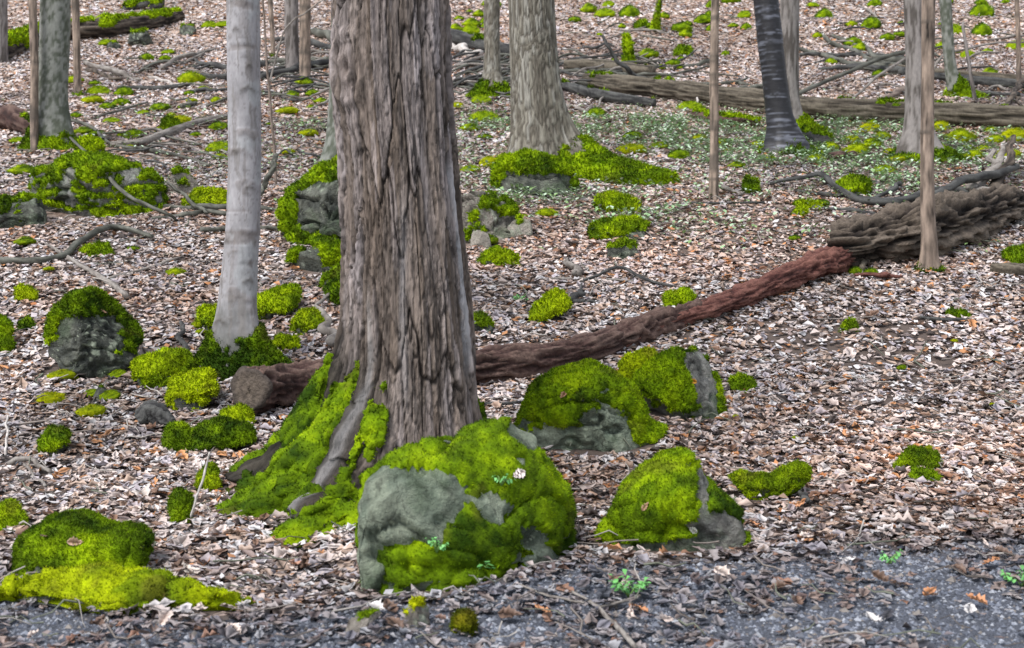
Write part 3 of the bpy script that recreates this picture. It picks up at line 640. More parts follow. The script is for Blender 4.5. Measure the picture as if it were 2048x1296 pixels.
# ------------------------------------------------------------------ trees
def bark(style, th, z, R, seed):
    """Relief and colour of bark at angle th, height z."""
    s = (th - 1.5 * math.pi) * R
    p = np.stack([s, z, 0 * s + seed], -1)
    if style == "plates":
        sw = s + .010 * fbm(p * np.array([2.2, .8, 1]), 2, seed) + .007 * fbm(p * np.array([30, 6, 1]), 3, seed + 2)
        zw = z + .30 * fbm(p * np.array([14, 3, 1]), 3, seed + 3)
        low = sstep(2.6, 1.2, z)                                     # plates are narrower towards the foot
        f1, f2, cid, dx, dy = worley2(sw / .080, zw / .95, seed)
        g = sstep(.0, .07, f2 - f1)
        f1b, f2b, cidb, dxb, dyb = worley2(sw / .030 + 3, zw / .42, seed + 4)
        gb = sstep(.0, .10, f2b - f1b); gb = 1 - (1 - gb) * (.3 + .7 * np.maximum(low, cid > .5))
        fine = fbm(p * np.array([110, 9, 1]), 3, seed + 6)
        fl = fbm(p * np.array([21, 1.5, 1]), 5, seed + 7, .6)       # flakes lying over each other, ragged edges
        lay = sstep(-.17, -.13, fl) + sstep(.0, .035, fl) + sstep(.17, .205, fl)
        edge = np.maximum.reduce([sstep(.035, 0, np.abs(fl + q)) for q in (.15, -.02, -.19)])
        chip = fbm(p * np.array([60, 26, 1]), 3, seed + 9)
        crack = sstep(.05, .0, np.abs(fbm(p * np.array([13, 1.1, 1]), 4, seed + 11))) * sstep(-.15, .2, fbm(p * np.array([3, 2, 1]), 2, seed + 12))
        loose = .012 * np.clip(-dy, 0, 1)
        d = g * (.011 + .014 * cid) + gb * .006 * (.3 + cidb) + .007 * lay + .004 * fine + .003 * chip + loose * g * cid - .016 * crack - .02
        pal = np.array([[.225, .198, .190], [.165, .135, .116], [.195, .168, .155], [.130, .107, .092], [.30, .275, .285], [.18, .155, .143]])
        C = pal[np.minimum((cid * 6).astype(int), 5)] * .55 + .45 * pal[np.minimum((cidb * 6).astype(int), 5)]
        C = C * np.array([1.06, 1.0, .94]) * (.82 + .10 * lay + .55 * fine + .25 * chip + .25 * fbm(p * np.array([6, 2, 1]), 3, seed + 8))[:, None]
        C = lerp3((.026, .020, .017), C, np.clip(.06 + .94 * g * (.35 + .65 * gb) * (1 - .9 * crack) * (1 - .62 * edge), 0, 1))
        return d, C
    if style == "ridged":
        sw = s + .02 * fbm(p * np.array([5, 2, 1]), 2, seed)
        f1, f2, cid, dx, dy = worley2(sw / .036, z / .22 + 3 * fbm(p * 2, 1, seed), seed)
        g = sstep(.0, .32, f2 - f1); fine = fbm(p * np.array([60, 10, 1]), 3, seed + 6)
        d = g * .013 + .004 * fine + .006 * cid
        pal = np.array([[.225, .208, .172], [.145, .130, .105], [.185, .168, .135], [.285, .27, .235]])
        C = pal[np.minimum((cid * 4).astype(int), 3)] * (1 + .3 * fine)[:, None]
        C = lerp3((.07, .058, .046), C, .2 + .8 * g)
        return d, C
    if style == "smooth":
        rings = sstep(.38, .6, fbm(np.stack([s * 3, z * 17, 0 * s], -1), 2, seed)) ; fl = fbm(p * np.array([12, 4, 1]), 4, seed + 3)
        vert = sstep(.25, .5, fbm(p * np.array([38, 3, 1]), 2, seed + 5))
        sc = sstep(.33, .5, fbm(np.stack([s * 9, z * 14, 0 * s], -1), 2, seed + 7))
        d = .003 * fl - .004 * rings + .004 * sc
        C = np.array([.335, .322, .332]) * (1 + .26 * fl)[:, None]
        C = lerp3(C, (.20, .175, .165), np.clip(rings * .6 + vert * .35 + sc * .5, 0, .85))
        return d, C
    if style == "cherry":
        b1 = fbm(np.stack([s * 4.0, z * 42, 0 * s], -1), 4, seed, .65); b2 = sstep(.05, .4, b1); big = fbm(p * np.array([5, 3, 1]), 3, seed + 3)
        d = .006 * b1 + .008 * big
        C = lerp3((.013, .012, .015), (.125, .13, .16), b2 * sstep(-.3, .3, big + .1))
        return d, C
    if style == "sapling":
        fl = fbm(p * np.array([40, 6, 1]), 3, seed); kn = sstep(.30, .5, fbm(np.stack([s * 2, z * 11, 0 * s], -1), 2, seed + 2))
        d = .004 * fl + .007 * kn
        C = np.array([.215, .165, .13]) * (1 + 1.05 * fl + .45 * fbm(p * np.array([9, 3, 1]), 3, seed + 5))[:, None]
        C = lerp3(C, (.09, .075, .062), kn * .75)
        return d, C
    if style == "mottled":
        fl = fbm(p * np.array([22, 16, 1]), 4, seed); b = fbm(p * 3, 3, seed + 2)
        d = .005 * fl
        C = lerp3((.085, .095, .07), (.23, .235, .21), sstep(-.35, .4, fl * 1.2 + .5 * b))
        return d, C
    if style == "grey":
        fl = fbm(p * np.array([30, 5, 1]), 4, seed); b = fbm(p * 2.5, 3, seed + 2)
        d = .006 * fl
        C = lerp3((.085, .073, .065), (.245, .22, .208), sstep(-.4, .4, fl * 1.3 + .6 * b))
        return d, C

def tree(name, label, D, prof, style, mat, seed, na=60, step=.03, lobes=(), moss=None, top=4.0, special=None, group=None, limbs=3, knob=.0):
    """prof: (photo row, left edge, right edge) from top to foot; D the depth of the axis."""
    prof = sorted(prof, key=lambda q: -q[0])
    Z, X, R = [], [], []
    for py, xl, xr in prof:
        c = W((xl + xr) / 2, py, D); Z.append(c[2]); X.append(c[0]); R.append((xr - xl) / 2 * pxm(D))
    zb = float(ground(X[0], D))
    Z, X, R = np.array(Z), np.array(X), np.array(R)
    lean = (X[-1] - X[-2]) / max(Z[-1] - Z[-2], .3) if len(Z) > 1 else 0
    zt = Z[-1] + top
    Z = np.r_[zb - .6, Z, zt]; X = np.r_[X[0], X, X[-1] + lean * top * .6]; R = np.r_[R[0], R, R[-1] * .72]
    o_ = np.argsort(Z); Z, X, R = Z[o_], X[o_], R[o_]
    zvis = 1.6 + D * .205 + .3
    zr = np.concatenate([np.arange(zb - .5, min(zvis, zt), step), np.linspace(min(zvis, zt), zt, 14)[1:]])
    def smooth_interp(z, A):
        a = 0
        for q, wq in ((-.12, .25), (0, .5), (.12, .25)): a = a + wq * np.interp(z + q, Z, A)
        return a
    cx, r0 = smooth_interp(zr, X), smooth_interp(zr, R)
    na = int(na * .66) if na > 40 else na            # rings are finer on the side towards the track
    un = np.linspace(0, 1, na, endpoint=False); th = .5 * math.pi + 2 * math.pi * (un + .4 / (2 * math.pi) * np.sin(2 * math.pi * un))
    TH, ZZ = np.meshgrid(th, zr); Rm = float(np.median(R))
    RR = np.repeat(r0[:, None], na, 1)
    hz = np.clip(ZZ - zb, -.04, None)
    for (deg, reach, hgt, pw) in lobes:
        wob = .25 * np.sin(hz * 6 + deg)
        if hgt < 0: continue
        tx = X[1] + (Rm + reach) * math.cos(math.radians(deg)); ty = D + (Rm + reach) * math.sin(math.radians(deg))
        drop = float(np.clip(zb - ground(tx, ty), 0, .6)); h2 = hgt + drop * .55
        RR = RR + reach * np.exp(-np.clip(ZZ - zb + drop, -.03, None) / h2) * np.clip(np.cos(TH - math.radians(deg) - wob * .5), 0, 1) ** pw
    cone = np.zeros_like(RR)
    for (deg, reach, hgt, pw) in lobes:              # thick buttress roots: straight backed, widest at the ground
        if hgt > 0: continue
        wob = .12 * np.sin(hz * 5 + deg) + .10 * fbm(np.stack([hz * 3, 0 * hz + deg, 0 * hz], -1), 2, seed)
        drop = .30; k_ = np.clip((-hgt - (ZZ - zb)) / (-hgt + drop), 0, 1.05) ** 1.8
        cone = np.maximum(cone, reach * k_ * np.clip(np.cos(TH - math.radians(deg) - wob), 0, 1) ** pw)
    RR = RR + cone
    if lobes and knob:
        rp = np.stack([RR * np.cos(TH), RR * np.sin(TH), ZZ], -1); w1, wc = worley3(rp * 5.5, seed + 70)
        RR = RR + np.exp(-hz / .35) * (knob * (wc - .35) * np.sqrt(np.clip(1 - w1 ** 2, 0, 1)) + knob * .8 * fbm(rp * 7, 3, seed + 71)) * (RR > r0[:, None] * 1.15)
    RR = RR * (1 + .02 * fbm(np.stack([np.cos(TH) * 1.2, np.sin(TH) * 1.2, ZZ * 1.1], -1), 2, seed))
    d, C = bark(style, TH.ravel(), ZZ.ravel(), max(Rm, .03), seed)
    dsc = min(1.0, Rm / .12) if style in ("smooth", "sapling", "grey", "mottled") else 1.0
    d = d * dsc
    if special:
        d, C = special(TH.ravel(), ZZ.ravel(), d, C, zb, Rm)
    RR = RR + d.reshape(RR.shape)
    V = np.stack([cx[:, None] + RR * np.cos(TH), D + RR * np.sin(TH), ZZ], -1).reshape(-1, 3)
    F = grid_faces(len(zr), na); N = normals(V, F)
    if (N[:, :2] * np.stack([np.cos(TH.ravel()), np.sin(TH.ravel())], 1)).sum() < 0: F = F[:, ::-1]; N = -N
    o = np.array([float(np.interp(zb, Z, X)), D, zb])
    root = empty(name, o, label, "tree", group)
    link("trunk", make_mesh("trunk", V - o, F, C), mat, root)
    if moss:
        mh, th_, amp, ti, degs = moss
        side = np.zeros(len(V))
        for (dg, wt) in degs: side = np.maximum(side, wt * np.clip(np.cos(TH.ravel() - math.radians(dg)), 0, 1) ** 2)
        hh = ZZ.ravel() - ground(V[:, 0], V[:, 1])
        hh = np.where(np.hypot(V[:, 0] - o[0], V[:, 1] - D) > Rm * 1.3, hh * .8, hh)
        mk = mh * (.35 + side) - hh + amp * fbm(V * 5, 3, seed + 40) + amp * .5 * fbm(V * 16, 2, seed + 43)
        if knob:
            hz1 = hz.ravel(); st = np.stack([TH.ravel() * 5, hz1 * 2.0, 0 * hz1], -1)
            mk = (.40 * (.10 + side) - hh) + .80 * fbm(st, 3, seed + 45) + .25 * fbm(V * 13, 2, seed + 43) + .05 - .6 * sstep(250, 268, np.degrees(TH.ravel())) * sstep(350, 335, np.degrees(TH.ravel()) * .9)
        mask = sstep(0, .12, mk) * (hh > -.12)
        ms = moss_from(V, F, N, mask, th_, seed + 50, D, ti)
        if ms: tag(link("moss", make_mesh("moss", ms[0] - o, ms[1], ms[2]), M_MOSS, root), kind="stuff")
    r = random.Random(seed)
    for k in range(limbs):                           # bare early spring limbs above the picture's edge
        z0 = zt - (.15 + k * .55) * top / 3.2; 
        if z0 < zvis + .5: continue
        x0 = float(np.interp(z0, Z, X)); r1 = float(np.interp(z0, Z, R)) * .38; a = r.uniform(0, 6.28); pts = []
        for j in range(7):
            q = j / 6; L = 2.2 * min(1, Rm / .1)
            pts.append((x0 + math.cos(a) * L * q + .12 * math.sin(j * 2 + a), D + math.sin(a) * L * q, z0 + L * (.9 * q + .3 * q * q)))
        tv, tf, tcq = tube(np.array(pts), np.linspace(r1, r1 * .15, 7), 8, 12, style, seed + k)
        link("limb", make_mesh("limb", tv - o, tf, tcq), mat, root)
    return root

def catmull(P, n):
    P = np.asarray(P, float)
    if len(P) == 2: return P[0] + (P[1] - P[0]) * np.linspace(0, 1, n)[:, None]
    Q = np.vstack([2 * P[0] - P[1], P, 2 * P[-1] - P[-2]]); out = []
    tt = np.linspace(0, len(P) - 1 - 1e-9, n)
    for t_ in tt:
        i = int(t_); f = t_ - i; a, b, c, d = Q[i:i + 4]
        out.append(.5 * (2 * b + (c - a) * f + (2 * a - 5 * b + 4 * c - d) * f * f + (3 * b - a - 3 * c + d) * f ** 3))
    return np.array(out)

LOGS = {"rot": ((.058, .030, .026), (.135, .088, .072), (.016, .010, .009)), "red": ((.080, .028, .023), (.175, .080, .062), (.022, .010, .009)),
        "barky": ((.024, .018, .015), (.135, .108, .085), (.005, .004, .0035)), "grey": ((.15, .13, .115), (.28, .255, .23), (.065, .055, .048)),
        "dark": ((.035, .034, .034), (.09, .09, .085), (.018, .018, .018)), "mossgrey": ((.060, .060, .049), (.145, .145, .122), (.026, .026, .021)),
        "pale": ((.40, .36, .33), (.55, .51, .48), (.25, .22, .20)), "olive": ((.060, .049, .036), (.15, .128, .098), (.02, .017, .013)),
        "brown": ((.14, .105, .085), (.24, .19, .16), (.07, .052, .044))}
def tube(P, r, na, n, style, seed, amp=.12, ends=True, flat=1.0):
    C0 = catmull(np.asarray(P), n); r = np.interp(np.linspace(0, 1, n), np.linspace(0, 1, len(r)), r)
    if n >= 14 and na <= 12:
        wv = np.linspace(0, 5, n); wz = np.zeros(n)
        C0 = C0 + np.stack([fbm(np.stack([wv + seed, wz, wz + k_], -1), 3, seed + k_) for k_ in range(3)], 1) * float(np.mean(r)) * np.array([2.2, 2.2, .9])
    T_ = np.gradient(C0, axis=0); T_ /= np.linalg.norm(T_, axis=1)[:, None] + 1e-9
    up = np.array([0, 0, 1.0]); S = np.cross(T_, up); bad = np.linalg.norm(S, axis=1) < .1; S[bad] = np.cross(T_[bad], [1., 0, 0]); S /= np.linalg.norm(S, axis=1)[:, None]
    B = np.cross(S, T_)
    th = np.linspace(0, 2 * math.pi, na, endpoint=False)
    L = np.r_[0, np.cumsum(np.linalg.norm(np.diff(C0, axis=0), axis=1))]
    ring = S[:, None] * np.cos(th)[None, :, None] + B[:, None] * np.sin(th)[None, :, None] * flat
    rm = float(r.mean()); q = np.stack([np.cos(th)[None, :] + 0 * L[:, None], np.sin(th)[None, :] + 0 * L[:, None], np.repeat((L / max(rm, .003))[:, None] * .22, na, 1)], -1)
    f = fbm(q * 1.6 + seed, 4, seed); g = fbm(q * np.array([5, 5, 1.2 + 6 * max(0, amp - .15)]) + seed, 4, seed + 3, .6)
    g2 = fbm(q * np.array([13, 13, 3 + 10 * max(0, amp - .15)]) + seed, 3, seed + 7, .6) if na >= 18 else 0 * g
    RR = r[:, None] * (1 + amp * f + amp * .9 * g + amp * .55 * g2)
    g = g + .7 * g2
    V = (C0[:, None] + ring * RR[..., None]).reshape(-1, 3)
    F = grid_faces(n, na)
    st = style if style in LOGS else "brown"
    a, b, c = LOGS[st]
    t1 = sstep(-.3, .35, (g + .5 * f).ravel()); t2 = sstep(.1, .5, (-g).ravel())
    Cc = lerp3(a, b, t1); Cc = Cc * (1 - .7 * t2[:, None]) + np.array(c) * .7 * t2[:, None]
    Fs = [F]
    if ends:
        V = np.vstack([V, C0[:1], C0[-1:]]); i0, i1 = len(V) - 2, len(V) - 1; b0 = (n - 1) * na
        k = np.arange(na)
        Fs.append(np.stack([(k + 1) % na, k, 0 * k + i0], 1)); Fs.append(np.stack([b0 + k, b0 + (k + 1) % na, 0 * k + i1], 1))
        if style == "barky" and na > 60:            # rotted hollow: the broken end is scooped out
            V[i0] += T_[0] * r[0] * 2.2; Cc[:na] *= .5
        Cc = np.vstack([Cc, [np.array(b) * (.08 if style == "barky" and na > 60 else 1)], [b]])
    N = normals(V, Fs)
    cc = np.repeat(C0, na, 0); 
    if ((V[:n * na] - cc) * N[:n * na]).sum() < 0: Fs = [x[:, ::-1] for x in Fs]
    return V, Fs, Cc

def log_pts(pts, drop=.85):
    """Photo points (x, y of axis, radius in px[, lift m]) -> axis points resting on the slope."""
    P, R = [], []
    for q in pts:
        x, y, rp = q[:3]
        if len(q) > 4:
            g = W(x, y, q[4]); P.append(g); R.append(rp * pxm(q[4])); continue
        g = G(x, y + rp * drop); r = rp * pxm(g[1])
        lift = q[3] if len(q) > 3 else 0
        r = r * (1.12 if rp < 9 else 1.0)
        P.append([g[0], g[1] + r * .3, g[2] + r * .85 + lift + (.022 if rp < 12 else .01)]); R.append(r)
    return np.array(P), np.array(R)

def fallen(name, label, pts, style, seed, mat=None, na=10, n=40, cat="branch", group=None, amp=.12, moss=None, flat=1.0, twigs=()):
    P, R = log_pts(pts)
    V, F, C = tube(P, R, na, n, style, seed, amp, flat=flat)
    o = np.array([P[:, 0].mean(), P[:, 1].mean(), ground(P[:, 0].mean(), P[:, 1].mean())])
    mat = mat or (M_WOOD if cat == "log" else M_TWIG)
    if moss is None and not twigs:
        return tag(link(name, make_mesh(name, V - o, F, C), mat, loc=tuple(o)), label, cat, group)
    root = empty(name, o, label, cat, group)
    link("stem" if cat == "branch" else "wood", make_mesh("wood", V - o, F, C), mat, root)
    if moss:
        cov, th_, ti = moss
        N = normals(V, F); Fq = F[0]
        mk = N[:, 2] * .8 + .6 * fbm(V * 2.2, 3, seed + 5) + .3 * fbm(V * 9, 2, seed + 6) - (1 - cov)
        ms = moss_from(V, Fq, N, sstep(0, .25, mk), th_, seed + 9, P[:, 1].mean(), ti)
        if ms: tag(link("moss", make_mesh("moss", ms[0] - o, ms[1], ms[2]), M_MOSS, root), kind="stuff")
    for k, tw in enumerate(twigs):
        P2, R2 = log_pts(tw)
        V2, F2, C2 = tube(P2, R2, 6, 16, style, seed + 60 + k, amp)
        link("side_twig", make_mesh("side_twig", V2 - o, F2, C2), mat, root)
    return root

def big_special(th, z, d, C, zb, R):
    s = (th - 1.5 * math.pi) * R
    zk = W(715, 150, 7.15)[2]
    k = np.hypot((s + .24) / .13, (z - zk) / .20)
    d = d + .045 * np.exp(-k ** 2 * .7) - .035 * np.exp(-(k / .38) ** 2) + .012 * np.sin(k * 9 + 2 * fbm(np.stack([s * 8, z * 8, 0 * s], -1), 2, 5)) * np.exp(-k ** 2 * .5)
    C = lerp3(C, (.25, .20, .175), .55 * np.exp(-(k / .55) ** 2))
    # old open seam and the pale bare strip beside it
    zs = W(900, 330, 7.15)[2]
    seam = np.exp(-((s - .43 - .02 * np.sin(z * 2)) / .016) ** 2)
    d = d - .055 * seam * sstep(zs - 1.9, zs, z)
    strip = np.exp(-((s - .375 + .02 * np.sin(z * 3)) / .032) ** 4) * sstep(zs + .05, zs - .12, z) * sstep(zs - 1.25, zs - .9, z)
    C = lerp3(C, (.42, .41, .42), strip * .85); d = d - .010 * strip
    s2 = np.exp(-((s - .02 - .015 * np.sin(z * 4)) / .018) ** 2) * sstep(.5, .1, np.abs(z - (zs - .75)) - .2)
    C = lerp3(C, (.36, .34, .345), .4 * s2)
    root_dark = sstep(1.0, .45, z - zb + .25 * fbm(np.stack([s * 5, z * 3, 0 * s], -1), 3, 9)) * sstep(.02, -.2, s)      # bark colour darkened low on the left, over the roots
    C = lerp3(C, C * np.array([.15, .16, .145]) * (1 + .8 * fbm(np.stack([s * 30, z * 9, 0 * s], -1), 3, 19))[:, None], root_dark)
    d = d + root_dark * .012 * fbm(np.stack([s * 26, z * 6, 0 * s], -1), 4, 21)
    s3 = np.exp(-((s + .165 + .01 * np.sin(z * 5)) / .014) ** 2) * sstep(zs - .6, zs - .9, z)
    C = lerp3(C, (.35, .335, .33), .5 * s3)
    return d, C

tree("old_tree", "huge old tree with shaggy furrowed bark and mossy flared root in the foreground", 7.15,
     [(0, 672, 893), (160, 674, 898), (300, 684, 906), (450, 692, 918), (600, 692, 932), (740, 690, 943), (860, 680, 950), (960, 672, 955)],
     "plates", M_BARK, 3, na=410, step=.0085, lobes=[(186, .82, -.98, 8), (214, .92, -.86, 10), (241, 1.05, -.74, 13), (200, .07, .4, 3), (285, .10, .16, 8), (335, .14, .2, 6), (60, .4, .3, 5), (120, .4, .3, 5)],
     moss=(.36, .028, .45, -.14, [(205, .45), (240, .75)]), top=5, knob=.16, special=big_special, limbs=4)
def pale_special(th, z, d, C, zb, R):
    s = (th - 1.5 * math.pi) * R; q = np.stack([s, z, 0 * s], -1)
    q = q + .02 * np.stack([fbm(q * 17, 3, 71), fbm(q * 15 + 4, 3, 72), 0 * s], -1) + np.stack([.18 * z, -.1 * s, 0 * s], -1) * .3
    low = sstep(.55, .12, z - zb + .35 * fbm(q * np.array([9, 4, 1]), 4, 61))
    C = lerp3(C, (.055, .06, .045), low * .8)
    C = lerp3(C, (.20, .185, .175), .75 * sstep(.16, .42, fbm(q * np.array([46, 2.6, 1]), 3, 62)))          # fine upright streaks
    C = lerp3(C, (.40, .41, .42), .6 * sstep(.15, .4, fbm(q * np.array([7, 5, 1]), 4, 63)))                   # pale lichen
    dots = sstep(.42, .56, fbm(q * np.array([40, 55, 1]), 2, 64)); C = lerp3(C, (.14, .125, .12), .4 * dots)
    for (px, py, w) in [(498, 172, .07), (480, 55, .03), (500, 128, .03), (500, 372, .05), (476, 300, .03), (466, 480, .04), (505, 560, .04), (470, 640, .06)]:
        c = W(px, py, 9.3); s0 = np.interp(px, [455, 487, 520], [-.16, 0, .16]); zz = c[2]
        v = np.abs(z - zz + .5 * np.abs(s - s0)) / .018 + (np.abs(s - s0) / w) ** 4
        C = lerp3(C, (.07, .06, .05), .85 * np.exp(-v)); d = d + .008 * np.exp(-v)
    return d, C
tree("pale_tree", "pale grey smooth barked tree with dark mossy roots, beside the sawn log end", 9.45,
     [(0, 454, 519), (150, 455, 520), (300, 457, 522), (420, 454, 522), (520, 446, 515), (620, 436, 510), (700, 428, 508)],
     "smooth", M_SMOOTH, 14, na=120, step=.014, lobes=[(335, .50, .17, 6), (205, .20, .16, 6), (270, .14, .14, 6), (90, .2, .2, 3)],
     moss=(.26, .025, .18, -.42, [(340, .9), (200, .8), (270, .1)]), top=4.5, special=pale_special, limbs=4)
tree("broad_tree", "broad grey brown ridged tree with a long mossy root running downhill", 16.6,
     [(0, 1020, 1105), (120, 1022, 1112), (200, 1024, 1120), (280, 1026, 1132), (310, 1026, 1140)],
     "ridged", M_BARK, 25, na=150, step=.022, lobes=[(338, 1.0, .17, 26), (345, .30, .42, 5), (230, .2, .2, 5), (270, .15, .2, 6), (190, .15, .2, 5)],
     moss=(.20, .05, .14, .05, [(338, 1.2), (300, .3)]), limbs=3)
tree("mottled_tree", "thick mottled grey green trunk with mossy foot on the left slope", 18.3,
     [(0, 82, 140), (100, 80, 138), (200, 76, 132), (240, 72, 134)], "mottled", M_SMOOTH, 33, na=80, step=.03, lobes=[(350, .25, .25, 4), (200, .2, .25, 4), (280, .1, .2, 4)], moss=(.18, .04, .2, -.1, [(330, .7), (220, .7)]), limbs=3)
tree("sapling", "thin brown sapling standing close against the thick mottled trunk", 18.0, [(0, 57, 73), (120, 61, 77), (220, 60, 76)], "sapling", M_SMOOTH, 34, na=22, step=.06, top=3, limbs=2)
tree("slim_tree", "slim grey tree behind the left end of the mossy log", 27.5, [(0, -12, 14), (90, -12, 15)], "grey", M_SMOOTH, 35, na=26, step=.08, top=3, limbs=2)
tree("sapling", "slim straight brown sapling just right of the thick mottled trunk", 23.8, [(0, 143, 158), (80, 146, 160), (145, 147, 162)], "sapling", M_SMOOTH, 36, na=22, step=.07, lobes=[(300, .08, .1, 2)], moss=(.06, .02, .05, -.1, [(300, .5)]), top=3, limbs=2)
tree("sapling", "thin pinkish sapling with mossy foot behind the pale trunk", 28.5, [(0, 535, 545), (60, 540, 549), (92, 541, 550)], "sapling", M_SMOOTH, 37, na=16, step=.1, moss=(.1, .03, .08, 0, [(270, .6)]), top=2.5, limbs=1)
tree("slim_tree", "grey tree standing in the brush heap, stouter one of the close pair", 26.5, [(0, 569, 597), (60, 569, 597), (120, 571, 598)], "grey", M_SMOOTH, 38, na=30, step=.07, top=3, limbs=2)
tree("slim_tree", "brown streaked tree standing in the brush heap, thinner one of the close pair", 25.6, [(0, 599, 621), (80, 599, 621), (145, 599, 622)], "sapling", M_SMOOTH, 39, na=28, step=.07, lobes=[(270, .1, .12, 3)], top=3, limbs=2)
tree("mottled_tree", "grey green trunk mostly hidden behind the huge old tree", 16.9, [(0, 664, 730), (150, 660, 728), (300, 654, 726), (330, 652, 726)], "mottled", M_SMOOTH, 40, na=70, step=.04, lobes=[(200, .12, .2, 4)], limbs=2)
tree("slim_tree", "dark slim tree with flared mossy foot left of the broad grey tree", 23.8, [(0, 969, 998), (100, 970, 998), (170, 969, 1001), (188, 966, 1004)], "ridged", M_BARK, 41, na=50, step=.04, lobes=[(330, .32, .16, 4), (210, .30, .16, 4), (270, .12, .15, 4)], moss=(.2, .04, .14, -.1, [(320, .8), (215, .8)]), limbs=2)
tree("sapling", "straight brown sapling alone on open litter, left of the black banded tree", 14.9, [(0, 1423, 1438), (100, 1420, 1437), (200, 1419, 1437), (300, 1420, 1437), (385, 1417, 1437)], "sapling", M_SMOOTH, 42, na=30, step=.03, lobes=[(280, .05, .08, 2)], top=3, limbs=2)
tree("banded_tree", "leaning black trunk with shiny horizontal bands and mossy roots", 17.6, [(0, 1507, 1556), (80, 1515, 1565), (160, 1525, 1575), (230, 1533, 1583), (275, 1535, 1592)], "cherry", M_CHERRY, 43, na=90, step=.02,
     lobes=[(320, .28, .14, 9), (348, .25, .18, 9), (205, .18, .16, 9), (250, .12, .18, 9), (288, .12, .18, 9)], moss=(.11, .035, .12, 0, [(325, 1.0), (215, .5)]), limbs=2)
tree("slim_tree", "grey brown tree right behind the black banded trunk", 19.4, [(0, 1561, 1598), (120, 1560, 1597), (240, 1556, 1596)], "grey", M_SMOOTH, 44, na=40, step=.05, lobes=[(335, .5, .16, 5)], moss=(.2, .05, .1, .1, [(335, 1.0)]), limbs=2)
tree("slim_tree", "grey tree with flaking bark and wide mossy foot behind the knotty sapling", 17.3, [(0, 1808, 1850), (120, 1812, 1852), (240, 1810, 1856), (290, 1806, 1862)], "grey", M_SMOOTH, 45, na=60, step=.03,
     lobes=[(340, .45, .18, 5), (205, .25, .2, 5), (270, .12, .2, 5)], moss=(.13, .04, .12, -.15, [(335, .9), (205, .8)]), limbs=2)
tree("sapling", "knotty brown sapling with ringed bark rising in front of the bark covered log", 12.1, [(0, 1844, 1870), (150, 1843, 1868), (300, 1841, 1867), (420, 1841, 1869), (480, 1843, 1874), (530, 1841, 1874)], "sapling", M_SMOOTH, 46, na=46, step=.018, lobes=[(200, .06, .09, 3), (340, .06, .09, 3)], moss=(.07, .02, .06, -.15, [(200, .8), (340, .8)]), top=3, limbs=2)
tree("slim_tree", "leaning grey tree behind the long fallen trunk with a mossy foot", 23.6, [(0, 1879, 1902), (100, 1886, 1908), (195, 1896, 1916)], "mottled", M_SMOOTH, 47, na=34, step=.06, lobes=[(335, .45, .16, 4)], moss=(.24, .05, .1, 0, [(330, 1.0)]), limbs=2)
tree("dead_sapling", "thin dead leaning pole right of the leaning grey tree", 22.8, [(50, 1922, 1928), (120, 1933, 1940), (205, 1947, 1955)], "grey", M_SMOOTH, 48, na=12, step=.1, top=.05, limbs=0)
tree("sapling", "thin brown sapling at the far right end of the fallen trunk", 24.5, [(0, 2029, 2038), (100, 2033, 2042), (185, 2032, 2042)], "sapling", M_SMOOTH, 49, na=14, step=.1, top=2.5, limbs=1)
tree("sapling", "leaning sapling high on the slope with yellow moss at its foot", 31.5, [(0, 1312, 1326), (40, 1306, 1318), (72, 1300, 1312)], "sapling", M_SMOOTH, 50, na=16, step=.08, moss=(.45, .05, .1, .2, [(270, 1.0)]), top=2.5, limbs=1)
tree("mossy_stump", "tall thin rotted stump coated in yellow moss above the fallen branches", 27.2, [(70, 1248, 1256), (95, 1249, 1262), (130, 1249, 1268)], "sapling", M_SMOOTH, 51, na=20, step=.05, moss=(2.2, .03, .1, .35, [(270, 1.0)]), top=.02, limbs=0)

# ------------------------------------------------------------------ logs
def add_bark_log(name, label, segs, cat="log", group=None):
    """segs: list of (part name, points, style, amp, na, n, flat)"""
    P0, R0 = log_pts(segs[0][1]); o = np.array([P0[:, 0].mean(), P0[:, 1].mean(), ground(P0[:, 0].mean(), P0[:, 1].mean())])
    root = empty(name, o, label, cat, group)
    for k, (nm, pts, style, amp, na, n, flat) in enumerate(segs):
        P, R = log_pts(pts); V, F, C = tube(P, R, na, n, style, 70 + k + len(name), amp, flat=flat)
        link(nm, make_mesh(nm, V - o, F, C), M_WOOD, root)
    return root, o

rl, ro = add_bark_log("rotten_log", "long rotting log behind the huge old tree, crumbling to red wood",
    [("bark_length", [(500, 779, 46, 0, 8.30), (560, 774, 45, 0, 8.62), (640, 768, 43, 0, 8.92), (760, 758, 40, 0, 9.15), (880, 748, 39), (960, 738, 37), (1060, 725, 34), (1150, 708, 29), (1230, 685, 26)], "rot", .34, 60, 240, 1.0),
     ("splintered_length", [(1195, 694, 24), (1250, 672, 27), (1300, 655, 27), (1350, 640, 25), (1410, 622, 22)], "rot", .55, 40, 80, .9),
     ("red_core", [(1240, 688, 14), (1320, 655, 20), (1420, 620, 26), (1500, 588, 25), (1580, 556, 27), (1640, 534, 32), (1678, 520, 32), (1702, 508, 18)], "red", .42, 48, 180, .8),
     ("splinter", [(1395, 640, 7), (1440, 622, 6), (1475, 605, 3)], "olive", .3, 8, 16, .7)])
